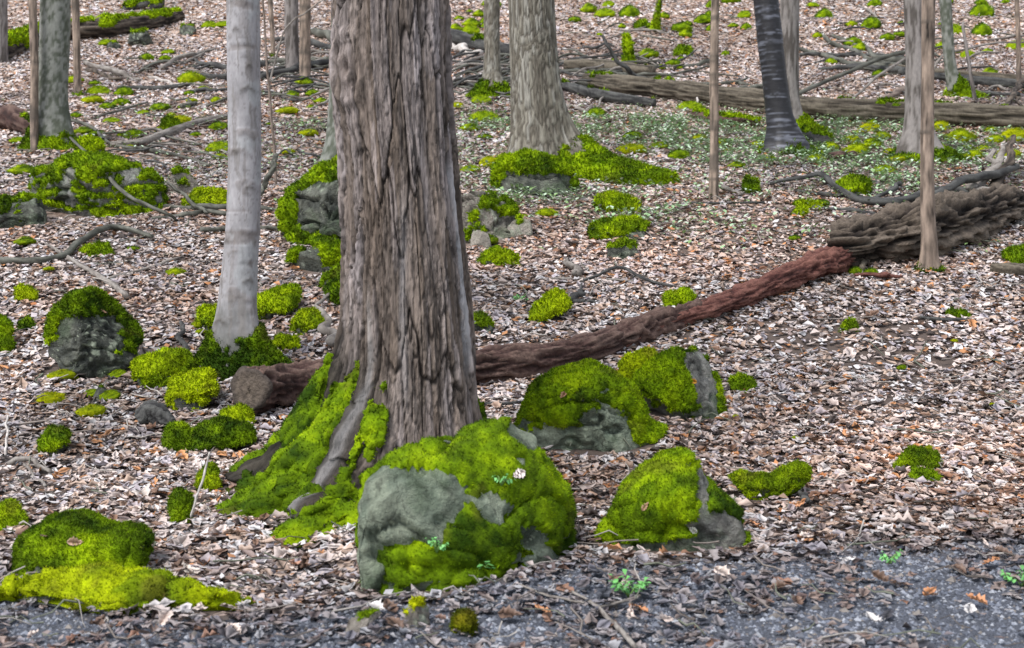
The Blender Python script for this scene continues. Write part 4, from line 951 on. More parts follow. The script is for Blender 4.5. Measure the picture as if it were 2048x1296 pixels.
# sawn face with a paler ring of wood
P, R = log_pts([(500, 779, 46, 0, 8.30), (560, 774, 45, 0, 8.62)])
ax = (P[1] - P[0]); ax /= np.linalg.norm(ax); s_ = np.cross(ax, [0, 0, 1]); s_ /= np.linalg.norm(s_); b_ = np.cross(s_, ax)
rings = [0, .2, .4, .6, .8, .97, 1.03]; na = 40; VV = []
for i, q in enumerate(rings):
    for k in range(na):
        a = 2 * math.pi * k / na; rr_ = R[0] * q * (1 + .07 * math.sin(3 * a + 1) + .04 * math.sin(7 * a))
        VV.append(P[0] - ax * (.012 + .006 * math.sin(i * 2.1 + k * .5) - (.03 if q > 1 else 0)) + (s_ * math.cos(a) + b_ * math.sin(a)) * rr_)
VV = np.array(VV); cc = lerp3((.12, .095, .075), (.055, .045, .04), np.repeat(np.array([.2, .0, .35, .1, .5, .8, 1]), na))
cc *= (1 + .4 * fbm(VV * 40, 3, 4))[:, None]
link("sawn_face", make_mesh("sawn_face", VV - ro, grid_faces(len(rings), na), cc), M_WOOD, rl)

dl, do = add_bark_log("decayed_log", "thick decayed log in rough bark with a hollow jagged end above the red rot",
    [("bark_shell", [(1666, 502, 42), (1686, 501, 46), (1720, 492, 48), (1800, 472, 53), (1870, 456, 52), (1940, 438, 47), (2000, 418, 38), (2040, 406, 24)], "barky", .52, 90, 260, 1.0),
     ("broken_root", [(1960, 395, 16, .05), (1990, 372, 10, .18), (2012, 348, 5, .36)], "grey", .3, 10, 20, .6),
     ("broken_root", [(1985, 400, 14, .05), (2012, 372, 9, .20), (2030, 342, 4, .42)], "barky", .3, 10, 20, .7),
     ("broken_root", [(1940, 392, 10, .05), (1975, 370, 8, .16), (1992, 352, 5, .28)], "grey", .3, 10, 18, .6),
     ("bark_flap", [(1656, 486, 10, .14), (1690, 512, 14, .06), (1740, 524, 12, .0)], "barky", .35, 12, 24, .5)])
fallen("wood_splinter", "orange brown splinter propped under the hollow end of the decayed log", [(1722, 545, 6), (1728, 528, 6, .05), (1734, 514, 5, .12)], "olive", 91, na=8, n=14)

fallen("fallen_tree", "very long fallen trunk with furrowed brown bark lying across the slope", [(1175, 160, 15), (1240, 172, 20), (1320, 180, 22), (1420, 192, 22), (1520, 205, 23), (1640, 220, 23), (1760, 226, 24), (1900, 232, 24), (2060, 240, 24), (2200, 246, 24)],
       "olive", 92, na=56, n=320, cat="log", amp=.20, mat=M_BARK, moss=(.12, .03, 0))
fallen("fallen_log", "dark log lying just below the butt of the long fallen trunk", [(1120, 172, 9), (1190, 190, 11), (1260, 203, 11), (1310, 210, 8)], "dark", 93, na=18, n=60, cat="log", moss=(.1, .03, -.1))
fallen("fallen_log", "short tan log with black broken end above the butt of the long fallen trunk", [(1130, 132, 12), (1200, 134, 14), (1260, 140, 14), (1302, 145, 13)], "olive", 94, na=20, n=50, cat="log", amp=.16, moss=(.1, .03, .1))
fallen("fallen_log", "mossy grey log on the upper left slope with bright moss along its top", [(-60, 120, 18), (0, 105, 18), (60, 78, 19), (130, 64, 20), (210, 58, 20), (290, 47, 15), (340, 36, 12), (364, 33, 8)], "barky", 95, na=36, n=150, cat="log", amp=.22, moss=(.5, .06, .25))
fallen("fallen_log", "short mossy log above the long mossy log on the upper left slope", [(238, 18, 5), (280, 14, 6), (325, 12, 7)], "dark", 96, na=12, n=30, cat="log", moss=(.7, .06, .15))
fallen("rotten_stump", "dark reddish rotted log end beside the thick mottled tree", [(-60, 230, 16), (0, 234, 24), (40, 246, 24), (75, 262, 18), (98, 276, 9)], "rot", 97, na=26, n=60, cat="log", amp=.3, moss=(.1, .03, 0))
fallen("fallen_log", "thick dark log slanting downhill behind the dark slim tree", [(860, 62, 14), (920, 78, 15), (980, 95, 15), (1040, 108, 13)], "dark", 98, na=20, n=60, cat="log", moss=(.15, .04, -.1))
fallen("fallen_log", "pale barkless log in the brush left of the dark slim tree", [(895, 92, 7), (930, 104, 8), (958, 112, 6)], "pale", 99, na=12, n=30, cat="log")
fallen("fallen_log", "short dark split log at the foot of the tall moss mound", [(1984, 540, 11), (2020, 543, 13), (2080, 545, 13), (2150, 545, 12)], "olive", 100, na=20, n=50, cat="log", amp=.25)
fallen("fallen_log", "upper of two straight parallel logs behind the leaning grey tree", [(1780, 138, 7), (1880, 148, 9), (1980, 156, 9), (2100, 165, 9)], "olive", 101, na=16, n=60, cat="log")
fallen("fallen_log", "lower of two straight parallel logs behind the leaning grey tree", [(1800, 146, 6), (1880, 156, 9), (1980, 166, 10), (2100, 176, 10)], "dark", 102, na=16, n=60, cat="log")
fallen("fallen_log", "low brown mossy log in front of the long fallen trunk near the straight sapling", [(1388, 232, 8), (1430, 240, 10), (1480, 246, 9), (1520, 250, 5)], "rot", 103, na=16, n=40, cat="log", amp=.25, moss=(.35, .04, .1))
fallen("fallen_log", "smooth grey log lying below the dark round moss hummock", [(222, 292, 5), (280, 288, 7), (340, 268, 8), (400, 248, 7), (452, 236, 5)], "grey", 104, na=14, n=50, cat="log", amp=.07)
fallen("wood_chunk", "dark rotten wood chunk beside the large bright moss cushion", [(276, 846, 14), (300, 836, 24, .02), (325, 842, 20), (345, 856, 8)], "dark", 105, na=20, n=30, cat="log", amp=.45)
fallen("wood_chunk", "dark rotten chunk beside the black banded tree's roots", [(1610, 272, 12), (1640, 280, 14), (1664, 286, 9)], "dark", 106, na=16, n=26, cat="log", amp=.35, moss=(.3, .04, -.1))
fallen("wood_chunk", "flat reddish chunk of rotten wood below the decayed log", [(1720, 556, 6), (1760, 556, 9), (1800, 556, 6)], "red", 107, na=12, n=26, cat="log", amp=.3, flat=.5)
fallen("wood_chunk", "dark flat chunk of wood in the open left of the flaking grey tree", [(1660, 318, 6), (1685, 314, 9), (1708, 310, 5)], "rot", 108, na=12, n=22, cat="log", amp=.3)

# ------------------------------------------------------------------ branches and sticks
for k, (lab, st, pts, tw) in enumerate([
    ("long arched dark branch sweeping down to the decayed log", "dark", [(1540, 372, 3), (1600, 368, 4, .05), (1640, 366, 5, .08), (1690, 390, 6, .02), (1740, 408, 8), (1800, 408, 9), (1850, 398, 9, .04), (1905, 393, 8, .05), (1960, 396, 7)], [[(1740, 405, 4), (1780, 394, 4, .05), (1800, 386, 5, .10)]]),
    ("straight dark branch resting over the top of the decayed log", "dark", [(1870, 424, 7, .18), (1920, 404, 9, .22), (1980, 388, 9, .20), (2034, 372, 6, .22)], []),
    ("thin dark stick on litter under the arched branch", "dark", [(1590, 384, 3), (1640, 393, 4), (1690, 394, 4)], []),
    ("crooked dark stick left of the decayed log on litter", "dark", [(1650, 421, 3), (1700, 425, 4), (1755, 431, 4)], []),
    ("dark branches sticking out at the far end of the decayed log", "dark", [(1990, 430, 6), (2030, 446, 6), (2080, 462, 5)], [[(2000, 400, 3, .1), (2030, 410, 3, .1), (2070, 405, 3, .1)]]),
    ("crooked lichened branch with mossy tip on the left litter", "mossgrey", [(-20, 528, 7), (60, 526, 6), (120, 516, 6), (165, 492, 6, .03), (205, 474, 6, .05), (250, 470, 5, .03), (308, 478, 4)], []),
    ("slim grey branch pointing down at the dark faced boulder", "grey", [(92, 490, 2), (140, 518, 4), (190, 548, 5), (230, 575, 6), (254, 600, 5)], [[(215, 562, 3), (270, 548, 3), (320, 532, 3), (362, 520, 2)]]),
    ("thin branch fallen across the wide craggy mossy rock", "mossgrey", [(140, 274, 2.5, 0, 17.6), (190, 325, 3.5, 0, 14.8), (230, 368, 4, 0, 14.0), (275, 400, 4, 0, 13.7), (330, 428, 3.5, 0, 13.6), (362, 442, 2.5, 0, 13.75)], []),
    ("short branch crossing litter right of the wide craggy mossy rock", "mossgrey", [(330, 364, 2.5, 0, 14.9), (360, 386, 3.5, 0, 14.5), (395, 412, 4.5, 0, 14.1), (420, 428, 3.5, 0, 13.95)], []),
    ("dark stick lying behind the pale trunk, upper one", "mossgrey", [(330, 418, 4), (400, 420, 6), (470, 420, 6), (560, 424, 5)], []),
    ("dark stick lying behind the pale trunk, lower one", "mossgrey", [(310, 440, 4), (370, 434, 5), (420, 428, 5), (470, 434, 4)], []),
    ("thin stick at the back of the pale trunk reaching the tall craggy boulder", "mossgrey", [(400, 466, 5), (450, 464, 5), (520, 460, 4), (572, 462, 3)], []),
    ("long thin curved branch running from the mottled tree across the litter", "mossgrey", [(70, 234, 2), (130, 242, 3), (180, 262, 3, .05), (220, 292, 3), (300, 304, 4), (360, 316, 3), (420, 334, 3)], []),
    ("thin pale twig over the smooth grey log", "grey", [(250, 270, 2), (310, 268, 3, .05), (350, 278, 2), (400, 292, 2)], []),
    ("forked grey branch above the brush on the left slope", "grey", [(330, 138, 4), (350, 124, 4, .05), (385, 116, 4, .05), (428, 98, 3)], [[(355, 130, 3), (385, 122, 3), (412, 108, 2)]]),
    ("dark log-like stick left of the pale trunk in the brush, upper", "dark", [(385, 120, 3), (420, 132, 6), (470, 138, 6), (540, 130, 6)], []),
    ("dark stick left of the pale trunk in the brush, lower", "dark", [(375, 152, 4), (420, 156, 6), (470, 156, 6), (520, 150, 5)], []),
    ("pale long stick right of the slim brown sapling, upper one", "grey", [(165, 130, 4), (210, 142, 5), (250, 154, 5), (285, 162, 3)], []),
    ("dark stick right of the slim brown sapling, lower one", "barky", [(178, 140, 4), (220, 156, 4), (240, 162, 3)], []),
    ("dark level stick on the left slope below the pale long stick", "dark", [(235, 176, 3), (300, 178, 5), (360, 174, 4), (382, 170, 2)], []),
    ("pale stick meeting the dark level stick on the left slope", "pale", [(300, 155, 3), (330, 164, 3), (358, 174, 3)], []),
    ("dark short stick on the left slope below the dark level stick", "dark", [(365, 188, 3), (400, 184, 4), (450, 182, 3)], []),
    ("mossy short stick on the left slope beside the pale trunk", "mossgrey", [(362, 216, 4), (395, 210, 4)], []),
    ("broken grey branch stub leaning on the back of the pale trunk", "mossgrey", [(522, 396, 5, 0, 14.8), (530, 366, 6, 0, 14.85), (545, 332, 6, 0, 14.9), (551, 306, 5, 0, 14.95)], []),
    ("long dark branch behind the huge old tree in the brush heap", "dark", [(515, 158, 6), (560, 146, 7), (610, 136, 7), (690, 122, 6)], []),
    ("long grey green branch in the brush heap left of the huge old tree", "mossgrey", [(515, 128, 5), (560, 124, 6), (620, 122, 6), (690, 120, 5)], []),
    ("mossy branch coming down to the huge old tree from upslope", "mossgrey", [(605, 55, 6), (640, 72, 8), (700, 92, 8)], []),
    ("dark branch coming down to the huge old tree below the mossy one", "dark", [(545, 82, 4), (610, 86, 6), (650, 95, 6), (700, 102, 6)], []),
    ("grey root stub on litter beside the steep moss cushion", "dark", [(1138, 612, 5), (1152, 598, 7), (1160, 590, 5)], [[(1145, 606, 5), (1170, 608, 4), (1190, 610, 3)], [(1155, 596, 2), (1165, 580, 2, .03)]]),
    ("curved grey stub above the thin crossing twigs on open litter", "grey", [(1128, 528, 4), (1140, 540, 6, .02), (1152, 548, 7, .02), (1156, 556, 6)], []),
    ("long thin straight twig across the open litter", "grey", [(1085, 562, 2), (1150, 563, 2.5), (1210, 565, 3), (1265, 567, 2)], []),
    ("thin arched twig rising over the open litter", "dark", [(1170, 568, 2), (1205, 558, 3, .04), (1240, 552, 3, .06), (1290, 568, 3, .03), (1350, 580, 2)], []),
    ("thin stick leaning behind the huge old tree above the sawn log", "grey", [(620, 632, 3), (650, 610, 3.5, .04), (700, 588, 3.5, .08), (740, 575, 3)], []),
    ("thick grey branch piece on leaves between pale trunk and huge old tree", "grey", [(640, 625, 7), (652, 655, 10), (668, 692, 11)], []),
    ("pale upright stick stuck in the moss of the big root", "pale", [(376, 1050, 1.8, 0, 6.32), (392, 1005, 2.4, 0, 6.34), (406, 955, 2.4, 0, 6.36), (418, 904, 2.0, 0, 6.38)], []),
    ("short dark stick beside the curved moss bank", "dark", [(1592, 992, 4), (1608, 1004, 7), (1624, 1012, 5)], []),
    ("dark stick lying on open litter right of the knotty sapling", "dark", [(1838, 641, 3), (1880, 645, 4), (1950, 646, 3)], []),
    ("grey stick beside the straight brown sapling's foot", "grey", [(1437, 372, 4), (1460, 384, 4), (1492, 394, 2)], []),
    ("thin dark twig under the straight brown sapling", "dark", [(1380, 410, 2), (1450, 411, 2), (1530, 409, 2)], []),
    ("pale twig lying on litter above the curved moss bank", "pale", [(1905, 940, 1.5), (1930, 952, 2), (1950, 960, 1.5)], []),
    ("long thin twig on the foreground gravel running off downhill", "grey", [(1150, 1195, 2.5), (1180, 1215, 3), (1205, 1240, 4), (1240, 1275, 5), (1270, 1310, 5)], [[(1195, 1228, 2.5), (1240, 1215, 3), (1285, 1203, 2.5)]]),
    ("thin twig on the gravel below the triangular boulder", "grey", [(1040, 1180, 2), (1110, 1205, 2.5), (1170, 1218, 2)], []),
    ("slim grey stick lying between the two front boulders", "grey", [(1130, 1010, 4), (1140, 1030, 4.5), (1146, 1050, 3.5)], []),
    ("curved root twig lying between the wedge boulder and the leaning boulder", "grey", [(1038, 905, 3), (1060, 930, 3.5), (1090, 945, 3)], []),
    ("thin grey twig reaching from the wedge boulder to the huge old tree", "dark", [(955, 815, 3), (1000, 815, 4), (1045, 812, 3)], []),
    ("forked dead twig on dark litter near the left edge of the moss", "grey", [(15, 935, 5), (60, 935, 5, .03), (95, 950, 4)], [[(50, 938, 3), (70, 960, 3), (95, 980, 3)]]),
    ("pale stick standing askew in dark litter below the dark faced boulder", "pale", [(14, 918, 2), (16, 895, 2.4, .05), (16, 872, 2, .1)], []),
    ("small upright dead stub beside the pale trunk's mossy root", "dark", [(372, 712, 5), (364, 695, 5, .05), (358, 678, 4, .1)], []),
    ("dark arching branch rising over the butt of the long fallen trunk", "dark", [(1200, 72, 3, 0, 24.6), (1225, 100, 3.5, 0, 24.6), (1245, 130, 4.5, 0, 24.6), (1270, 154, 5.5, 0, 24.8), (1340, 162, 4, 0, 24.9)], []),
    ("grey green branch crossing above the long fallen trunk's butt", "mossgrey", [(1130, 172, 4), (1180, 172, 5), (1215, 168, 6), (1250, 156, 5)], []),
    ("grey green branch in the brush right of the broad tree, upper", "mossgrey", [(1112, 124, 3), (1150, 130, 3.5), (1190, 142, 4), (1260, 152, 5)], []),
    ("grey green branch in the brush right of the broad tree, lower", "mossgrey", [(1112, 143, 3), (1170, 146, 3.5), (1225, 142, 3), (1280, 136, 2)], []),
    ("curved twig on seedlings below the dark log at the butt", "grey", [(1118, 204, 3), (1150, 218, 3.5), (1190, 230, 4), (1235, 234, 2)], [[(1190, 226, 2), (1208, 195, 2, .05)]]),
    ("crossed branch on the right slope, long one from the grey brown tree", "mossgrey", [(1595, 102, 4), (1650, 115, 5), (1700, 132, 5), (1800, 140, 6)], []),
    ("thin branch on the right slope slanting above the crossed branches", "mossgrey", [(1648, 66, 3), (1665, 88, 4), (1710, 104, 5), (1745, 122, 4), (1800, 132, 4)], []),
    ("thin forked branch on the right slope left of the flaking grey tree", "mossgrey", [(1672, 74, 3), (1710, 92, 4), (1738, 104, 4), (1755, 118, 6), (1810, 128, 8)], []),
    ("level dark branch on the right slope crossing the others", "dark", [(1600, 113, 3), (1700, 112, 4), (1810, 115, 4)], []),
    ("lowest dark branch on the right slope above the long fallen trunk", "dark", [(1640, 142, 3), (1700, 138, 5), (1770, 142, 6), (1810, 146, 7)], []),
    ("long bent greenish pole propped from the long fallen trunk up to the flaking grey tree", "mossgrey", [(1590, 196, 4), (1660, 174, 4, .12), (1730, 154, 4, .22), (1800, 136, 4, .30), (1850, 132, 3, .3)], []),
    ("thin pale pole propped above the long fallen trunk", "grey", [(1705, 204, 2), (1760, 172, 2.5, .2), (1810, 150, 2.5, .3)], []),
    ("curved brown branch lying behind the long fallen trunk", "brown", [(1730, 206, 3), (1760, 202, 5), (1785, 192, 6), (1815, 178, 6)], []),
    ("forked pale stick on the far right of the long fallen trunk", "barky", [(1998, 220, 4), (2025, 200, 5, .1), (2060, 178, 5, .2)], [[(2022, 205, 3, .1), (2035, 208, 3, .05), (2048, 218, 2)]]),
    ("dark level branch behind the far right end of the long fallen trunk", "dark", [(1915, 186, 3), (1970, 190, 4), (2040, 192, 4)], []),
    ("thin twig bending from the leaning grey tree up the slope", "grey", [(1862, 150, 2.5, 0, 25.0), (1876, 122, 2.5, 0, 25.2), (1892, 108, 2.5, 0, 25.5), (1930, 98, 2.2, 0, 26), (1990, 86, 2, 0, 27), (2050, 84, 1.6, 0, 28)], []),
    ("short pale stick on the right slope high up", "grey", [(1718, 12, 2), (1740, 26, 2.5), (1765, 48, 2)], []),
    ("white broken splinter in front of the long fallen trunk", "pale", [(1388, 222, 1.5), (1393, 214, 2.5, .04), (1396, 209, 2, .08)], []),
    ("mossy green branch left of the straight brown sapling up the slope", "mossgrey", [(1345, 138, 3), (1385, 132, 4), (1420, 126, 4)], []),
    ("thin grey branch above the long fallen trunk left of the black banded tree", "mossgrey", [(1370, 172, 3), (1430, 170, 3.5), (1475, 168, 3.5), (1500, 172, 3)], [[(1465, 168, 2), (1490, 160, 2)]]),
    ("short log-like branch touching the black banded tree from the left", "mossgrey", [(1475, 182, 4), (1510, 178, 5), (1550, 174, 5)], []),
]):
    fallen("fallen_branch", lab, pts, st, 400 + k, na=8, n=30, amp=.14, twigs=tw)

# tangled brush heap either side of the dark slim tree
rb = random.Random(3)
for k in range(58):
    x0 = rb.uniform(880, 1010); y0 = rb.uniform(118, 186); L = rb.uniform(50, 130); a = rb.uniform(-.3, .3)
    h = rb.uniform(0, .12)
    pts = [(x0, y0, 1.8), (x0 + L * .35, y0 + a * L * .35 + rb.uniform(-4, 4), rb.uniform(2, 4), h), (x0 + L * .7, y0 + a * L * .7 + rb.uniform(-4, 4), 1.9, h), (x0 + L, y0 + a * L, 1.5, rb.uniform(0, .2))]
    st_ = rb.choice(["mossgrey", "mossgrey", "grey", "dark", "dark"])
    fallen("brush_stick", {"mossgrey": "greenish", "grey": "pale grey", "dark": "blackish"}[st_] + " thin dead stick in the brush heap at the dark slim tree", pts, st_, 600 + k, na=6, n=14, group="sticks in the brush heap by the dark slim tree")
for k in range(28):
    x0 = rb.uniform(1090, 1250); y0 = rb.uniform(125, 165); L = rb.uniform(60, 150); a = rb.uniform(-.3, .35); h = rb.uniform(0, .14)
    pts = [(x0, y0, 1.6), (x0 + L * .35, y0 + a * L * .35 + rb.uniform(-5, 5), rb.uniform(1.8, 3.6), h), (x0 + L * .7, y0 + a * L * .7 + rb.uniform(-4, 4), 1.8, h), (x0 + L, y0 + a * L, 1.3, rb.uniform(0, .25))]
    st_ = rb.choice(["mossgrey", "mossgrey", "grey", "dark", "dark"])
    fallen("brush_stick", {"mossgrey": "greenish", "grey": "pale grey", "dark": "blackish"}[st_] + " thin dead stick in the brush heap over the long fallen trunk", pts, st_, 650 + k, na=6, n=14, group="sticks in the brush heap over the fallen trunk")
for k in range(24):
    x0 = rb.uniform(505, 620); y0 = rb.uniform(105, 200); L = rb.uniform(60, 150); a = rb.uniform(-.35, .25); h = rb.uniform(0, .1)
    pts = [(x0, y0, 1.6), (x0 + L * .35, y0 + a * L * .35 + rb.uniform(-5, 5), rb.uniform(1.8, 3.6), h), (x0 + L * .7, y0 + a * L * .7 + rb.uniform(-4, 4), 1.8, h), (x0 + L, y0 + a * L, 1.3, rb.uniform(0, .15))]
    st_ = rb.choice(["mossgrey", "mossgrey", "grey", "dark", "dark"])
    fallen("brush_stick", {"mossgrey": "greenish", "grey": "pale grey", "dark": "blackish"}[st_] + " thin dead stick in the brush heap around the close pair of trees", pts, st_, 680 + k, na=6, n=14, group="sticks in the brush heap by the pair of trees")

WORD = {"mossgrey": "greenish", "grey": "pale grey", "dark": "blackish"}
for x0_, x1_, y0_, y1_, cnt, where in [(150, 430, 95, 330, 30, "strewn on the slope left of the pale trunk"), (1600, 2000, 50, 190, 26, "strewn upslope of the long fallen trunk"), (1115, 1400, 60, 160, 14, "strewn upslope of the fallen trunk's brush heap"), (530, 650, 200, 330, 8, "strewn between the pale trunk and the big trunk")]:
    for k in range(cnt):
        x0 = rb.uniform(x0_, x1_); y0 = rb.uniform(y0_, y1_); L = rb.uniform(35, 120); a = rb.uniform(-.4, .4); st_ = rb.choice(["mossgrey", "mossgrey", "grey", "dark"]); rp = rb.uniform(1.3, 2.8)
        pts = [(x0, y0, rp * .7, .02), (x0 + L * .4, y0 + a * L * .4 + rb.uniform(-5, 5), rp, rb.uniform(.02, .07)), (x0 + L * .75, y0 + a * L * .75 + rb.uniform(-4, 4), rp * .8, rb.uniform(.02, .07)), (x0 + L, y0 + a * L, rp * .5, .02)]
        fallen("dead_stick", WORD[st_] + " thin dead stick " + where, pts, st_, 750 + k + int(x0_), na=6, n=14, group="thin sticks " + where)

# slender stems and bare twigs that stand up in the air
def stem(name, label, pts, Y, style, seed, cat="stem", rpx=3):
    P = np.array([W(x, y, Y) for x, y in pts]); R = np.linspace(rpx, rpx * .6, len(pts)) * pxm(Y)
    g = ground(P[0, 0], P[0, 1]); o = np.array([P[0, 0], P[0, 1], g]); P[0, 2] = min(P[0, 2], g - .02)
    V, F, C = tube(P, R, 8, 40, style, seed, .1)
    return tag(link(name, make_mesh(name, V - o, F, C), M_TWIG, loc=tuple(o)), label, cat)
stem("thin_stem", "very thin bare stem rising right beside the pale trunk", [(552, 312), (546, 270), (541, 200), (535, 120), (530, 50), (524, -40)], 15.5, "brown", 701, "sapling", 3)
stem("thin_stem", "bent thin bare twig rising in front of the close pair of trees", [(538, 112), (562, 76), (586, 40), (612, 26), (642, 2), (690, -30)], 25.0, "grey", 702, "twig", 2)

# ------------------------------------------------------------------ leaf litter
PAL = np.array([[.55, .46, .42], [.61, .58, .575], [.40, .29, .225], [.20, .115, .075], [.05, .036, .030], [.46, .215, .09], [.39, .345, .365], [.26, .195, .175]])
PW = np.array([.29, .14, .17, .11, .06, .035, .13, .065])
def leaf_batch(n, ymin, ymax, shape, r, scale=1.0, lift=.03, tilt=.2):
    """shape: local leaf (k,3 verts), faces; scattered over the slope inside the strip ymin..ymax."""
    # density uniform over area: y pdf ~ width(y)
    yy = np.linspace(ymin, ymax, 400); w = .46 * yy + 1.0; c = np.cumsum(w); c /= c[-1]
    y = np.interp(r.random(n), c, yy); x = r.uniform(-1, 1, n) * (.46 * y + 1.0)
    gmk = gravel_mask(x, y); p = np.stack([x, y, 0 * x], -1)
    keep = (r.random(n) > gmk * (.60 + .37 * sstep(-.05, .25, fbm(p * 2.3, 2, 77))))
    keep &= r.random(n) > .55 * sstep(.2, .5, fbm(p * .7 + 11, 4, 96))
    for (fx, fy, tx, ty, hw, hd) in FOOT:
        dx, dy = x - fx, y - fy
        keep &= ((dx * tx + dy * ty) / hw) ** 2 + ((dy * tx - dx * ty) / hd) ** 2 > 1
    x, y, gmk = x[keep], y[keep], gmk[keep]; n = len(x)
    p = np.stack([x, y, 0 * x], -1)
    e = .03; gz = ground(x, y); nx = -(ground(x + e, y) - gz) / e; ny = -(ground(x, y + e) - gz) / e
    Nn = np.stack([nx, ny, np.ones(n)], 1) + r.standard_t(9, (n, 3)) * np.array([1, 1, .1]) * tilt; Nn /= np.linalg.norm(Nn, axis=1)[:, None]
    a = r.uniform(0, 2 * math.pi, n); T0 = np.stack([np.cos(a), np.sin(a), 0 * a], 1)
    B = np.cross(Nn, T0); B /= np.linalg.norm(B, axis=1)[:, None]; T0 = np.cross(B, Nn)
    sc = scale * np.clip(np.exp(r.normal(0, .34, n)), .5, 1.55) * (.8 + .2 * (gmk < .5))
    cup = r.normal(.25, .55, n); bend = r.normal(.15, .6, n); tw = r.normal(0, .45, n)
    Vs, Fs = shape; k = len(Vs)
    X = Vs[None, :, 0] * np.ones((n, 1)); Y = Vs[None, :, 1] * np.ones((n, 1))
    Y = Y * r.uniform(.7, 1.15, n)[:, None]
    Z = cup[:, None] * Y ** 2 * 1.6 + bend[:, None] * (X - .5) ** 2 * .55 + tw[:, None] * (X - .5) * Y + .022 * r.normal(0, 1, (n, k))
    X = X - .5
    P = (T0[:, None] * X[..., None] + B[:, None] * Y[..., None] + Nn[:, None] * Z[..., None]) * sc[:, None, None]
    zo = gz + r.uniform(.0, lift, n) + .008
    P = P + np.stack([x, y, zo], 1)[:, None]
    pal = r.choice(len(PAL), n, p=PW / PW.sum())
    C = PAL[pal] * r.uniform(.75, 1.2, n)[:, None]
    # leaf colour turns darker and bluer on the track and towards the front
    dark_blue = np.clip(gmk * .88 + (.3 + .6 * sstep(.0, .4, fbm(p * .9, 3, 88))) * sstep(6.6, 5.0, y), 0, .92)
    C = C * (1 - dark_blue[:, None]) + (C * .42 + np.array([.035, .045, .065])) * dark_blue[:, None]
    C = C * (1 + .40 * fbm(p * .8, 4, 91))[:, None] * (1 - .42 * sstep(.12, .45, fbm(p * .45 + 7, 4, 95)))[:, None]
    ru = (sstep(.05, .45, fbm(p * .55 + 3, 3, 93)) * r.random(n) * .6)[:, None]; C = C * (1 - ru) + C * np.array([1.05, .72, .5]) * ru
    F = (Fs[None] + (np.arange(n) * k)[:, None, None]).reshape(-1, 3)
    return P.reshape(-1, 3), F, np.repeat(C, k, 0)

def leaf_shape(widths):
    """midrib with left and right edge points -> triangles"""
    n = len(widths); xs = np.linspace(0, 1, n); V, F = [], []
    for i, w in enumerate(widths): V += [(xs[i], 0), (xs[i], w), (xs[i], -w)]
    for i in range(n - 1):
        a, b = i * 3, i * 3 + 3
        for s in (1, 2):
            if widths[i] > 0: F.append((a, a + s, b))
            if widths[i + 1] > 0: F.append((a + s, b + s, b) if widths[i] > 0 else (a, b + s, b))
    return np.array(V, float), np.array(F)
OAK = leaf_shape([.02, .15, .28, .18, .34, .18, .0]); BEECH = leaf_shape([.0, .2, .31, .30, .18, .0]); MAPLE = leaf_shape([.02, .36, .30, .38, .0])
SIMPLE = leaf_shape([.0, .36, .0]); MIDL = leaf_shape([.0, .32, .27, .0])
DIAM = (np.array([[0, 0], [.5, .36], [1, 0], [.5, -.36]], float), np.array([[0, 1, 2], [0, 2, 3]]))
r = np.random.default_rng(99)
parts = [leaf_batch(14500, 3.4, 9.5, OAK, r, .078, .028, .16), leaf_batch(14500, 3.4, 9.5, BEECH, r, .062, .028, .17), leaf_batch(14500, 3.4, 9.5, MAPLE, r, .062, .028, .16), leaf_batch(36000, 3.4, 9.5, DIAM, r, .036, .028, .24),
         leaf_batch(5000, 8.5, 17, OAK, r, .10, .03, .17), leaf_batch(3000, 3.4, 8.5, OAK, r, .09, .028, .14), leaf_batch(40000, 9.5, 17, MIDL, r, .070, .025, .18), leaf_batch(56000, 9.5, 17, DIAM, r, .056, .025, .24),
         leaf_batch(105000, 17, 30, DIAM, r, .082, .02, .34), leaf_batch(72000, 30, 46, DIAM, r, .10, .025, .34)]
off = 0; VV, FF, CC = [], [], []
for v, f, c in parts: VV.append(v); FF.append(f + off); CC.append(c); off += len(v)
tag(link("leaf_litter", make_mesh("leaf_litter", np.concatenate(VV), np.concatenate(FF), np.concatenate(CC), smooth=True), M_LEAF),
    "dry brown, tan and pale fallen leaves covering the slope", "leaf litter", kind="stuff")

# ------------------------------------------------------------------ gravel
r = np.random.default_rng(5)
n = 64000; x = r.uniform(-3.2, 3.6, n); y = r.uniform(3.6, 6.4, n); gmk = gravel_mask(x, y); k = r.random(n) < gmk * .95; x, y = x[k], y[k]; n = len(x)
s = np.exp(r.normal(-5.0, .42, n)); s = np.clip(s, .003, .022)
O8 = np.array([[1, 0, -.3], [0, 1, -.3], [-1, 0, -.3], [0, -1, -.3], [0, 0, .75]], float)
F8 = np.array([[0, 1, 4], [1, 2, 4], [2, 3, 4], [3, 0, 4]])
a = r.uniform(0, 6.28, n); O = O8[None] * (1 + r.normal(0, .22, (n, 5, 3))) * s[:, None, None] * np.array([1.15, .95, .8])
ca, sa = np.cos(a)[:, None], np.sin(a)[:, None]
P = np.stack([O[..., 0] * ca - O[..., 1] * sa, O[..., 0] * sa + O[..., 1] * ca, O[..., 2]], -1) + np.stack([x, y, ground(x, y) + s * .3], 1)[:, None]
gp = np.array([[.11, .122, .155], [.19, .205, .245], [.065, .072, .092], [.30, .315, .35], [.17, .15, .135]])
C = gp[r.choice(5, n, p=[.32, .25, .22, .11, .10])] * r.uniform(.7, 1.25, n)[:, None]
tag(link("gravel", make_mesh("gravel", P.reshape(-1, 3), (F8[None] + (np.arange(n) * 5)[:, None, None]).reshape(-1, 3), np.repeat(C, 5, 0), smooth=False), M_PEB),
    "blue grey gravel of the track edge in the foreground", "gravel", kind="stuff")

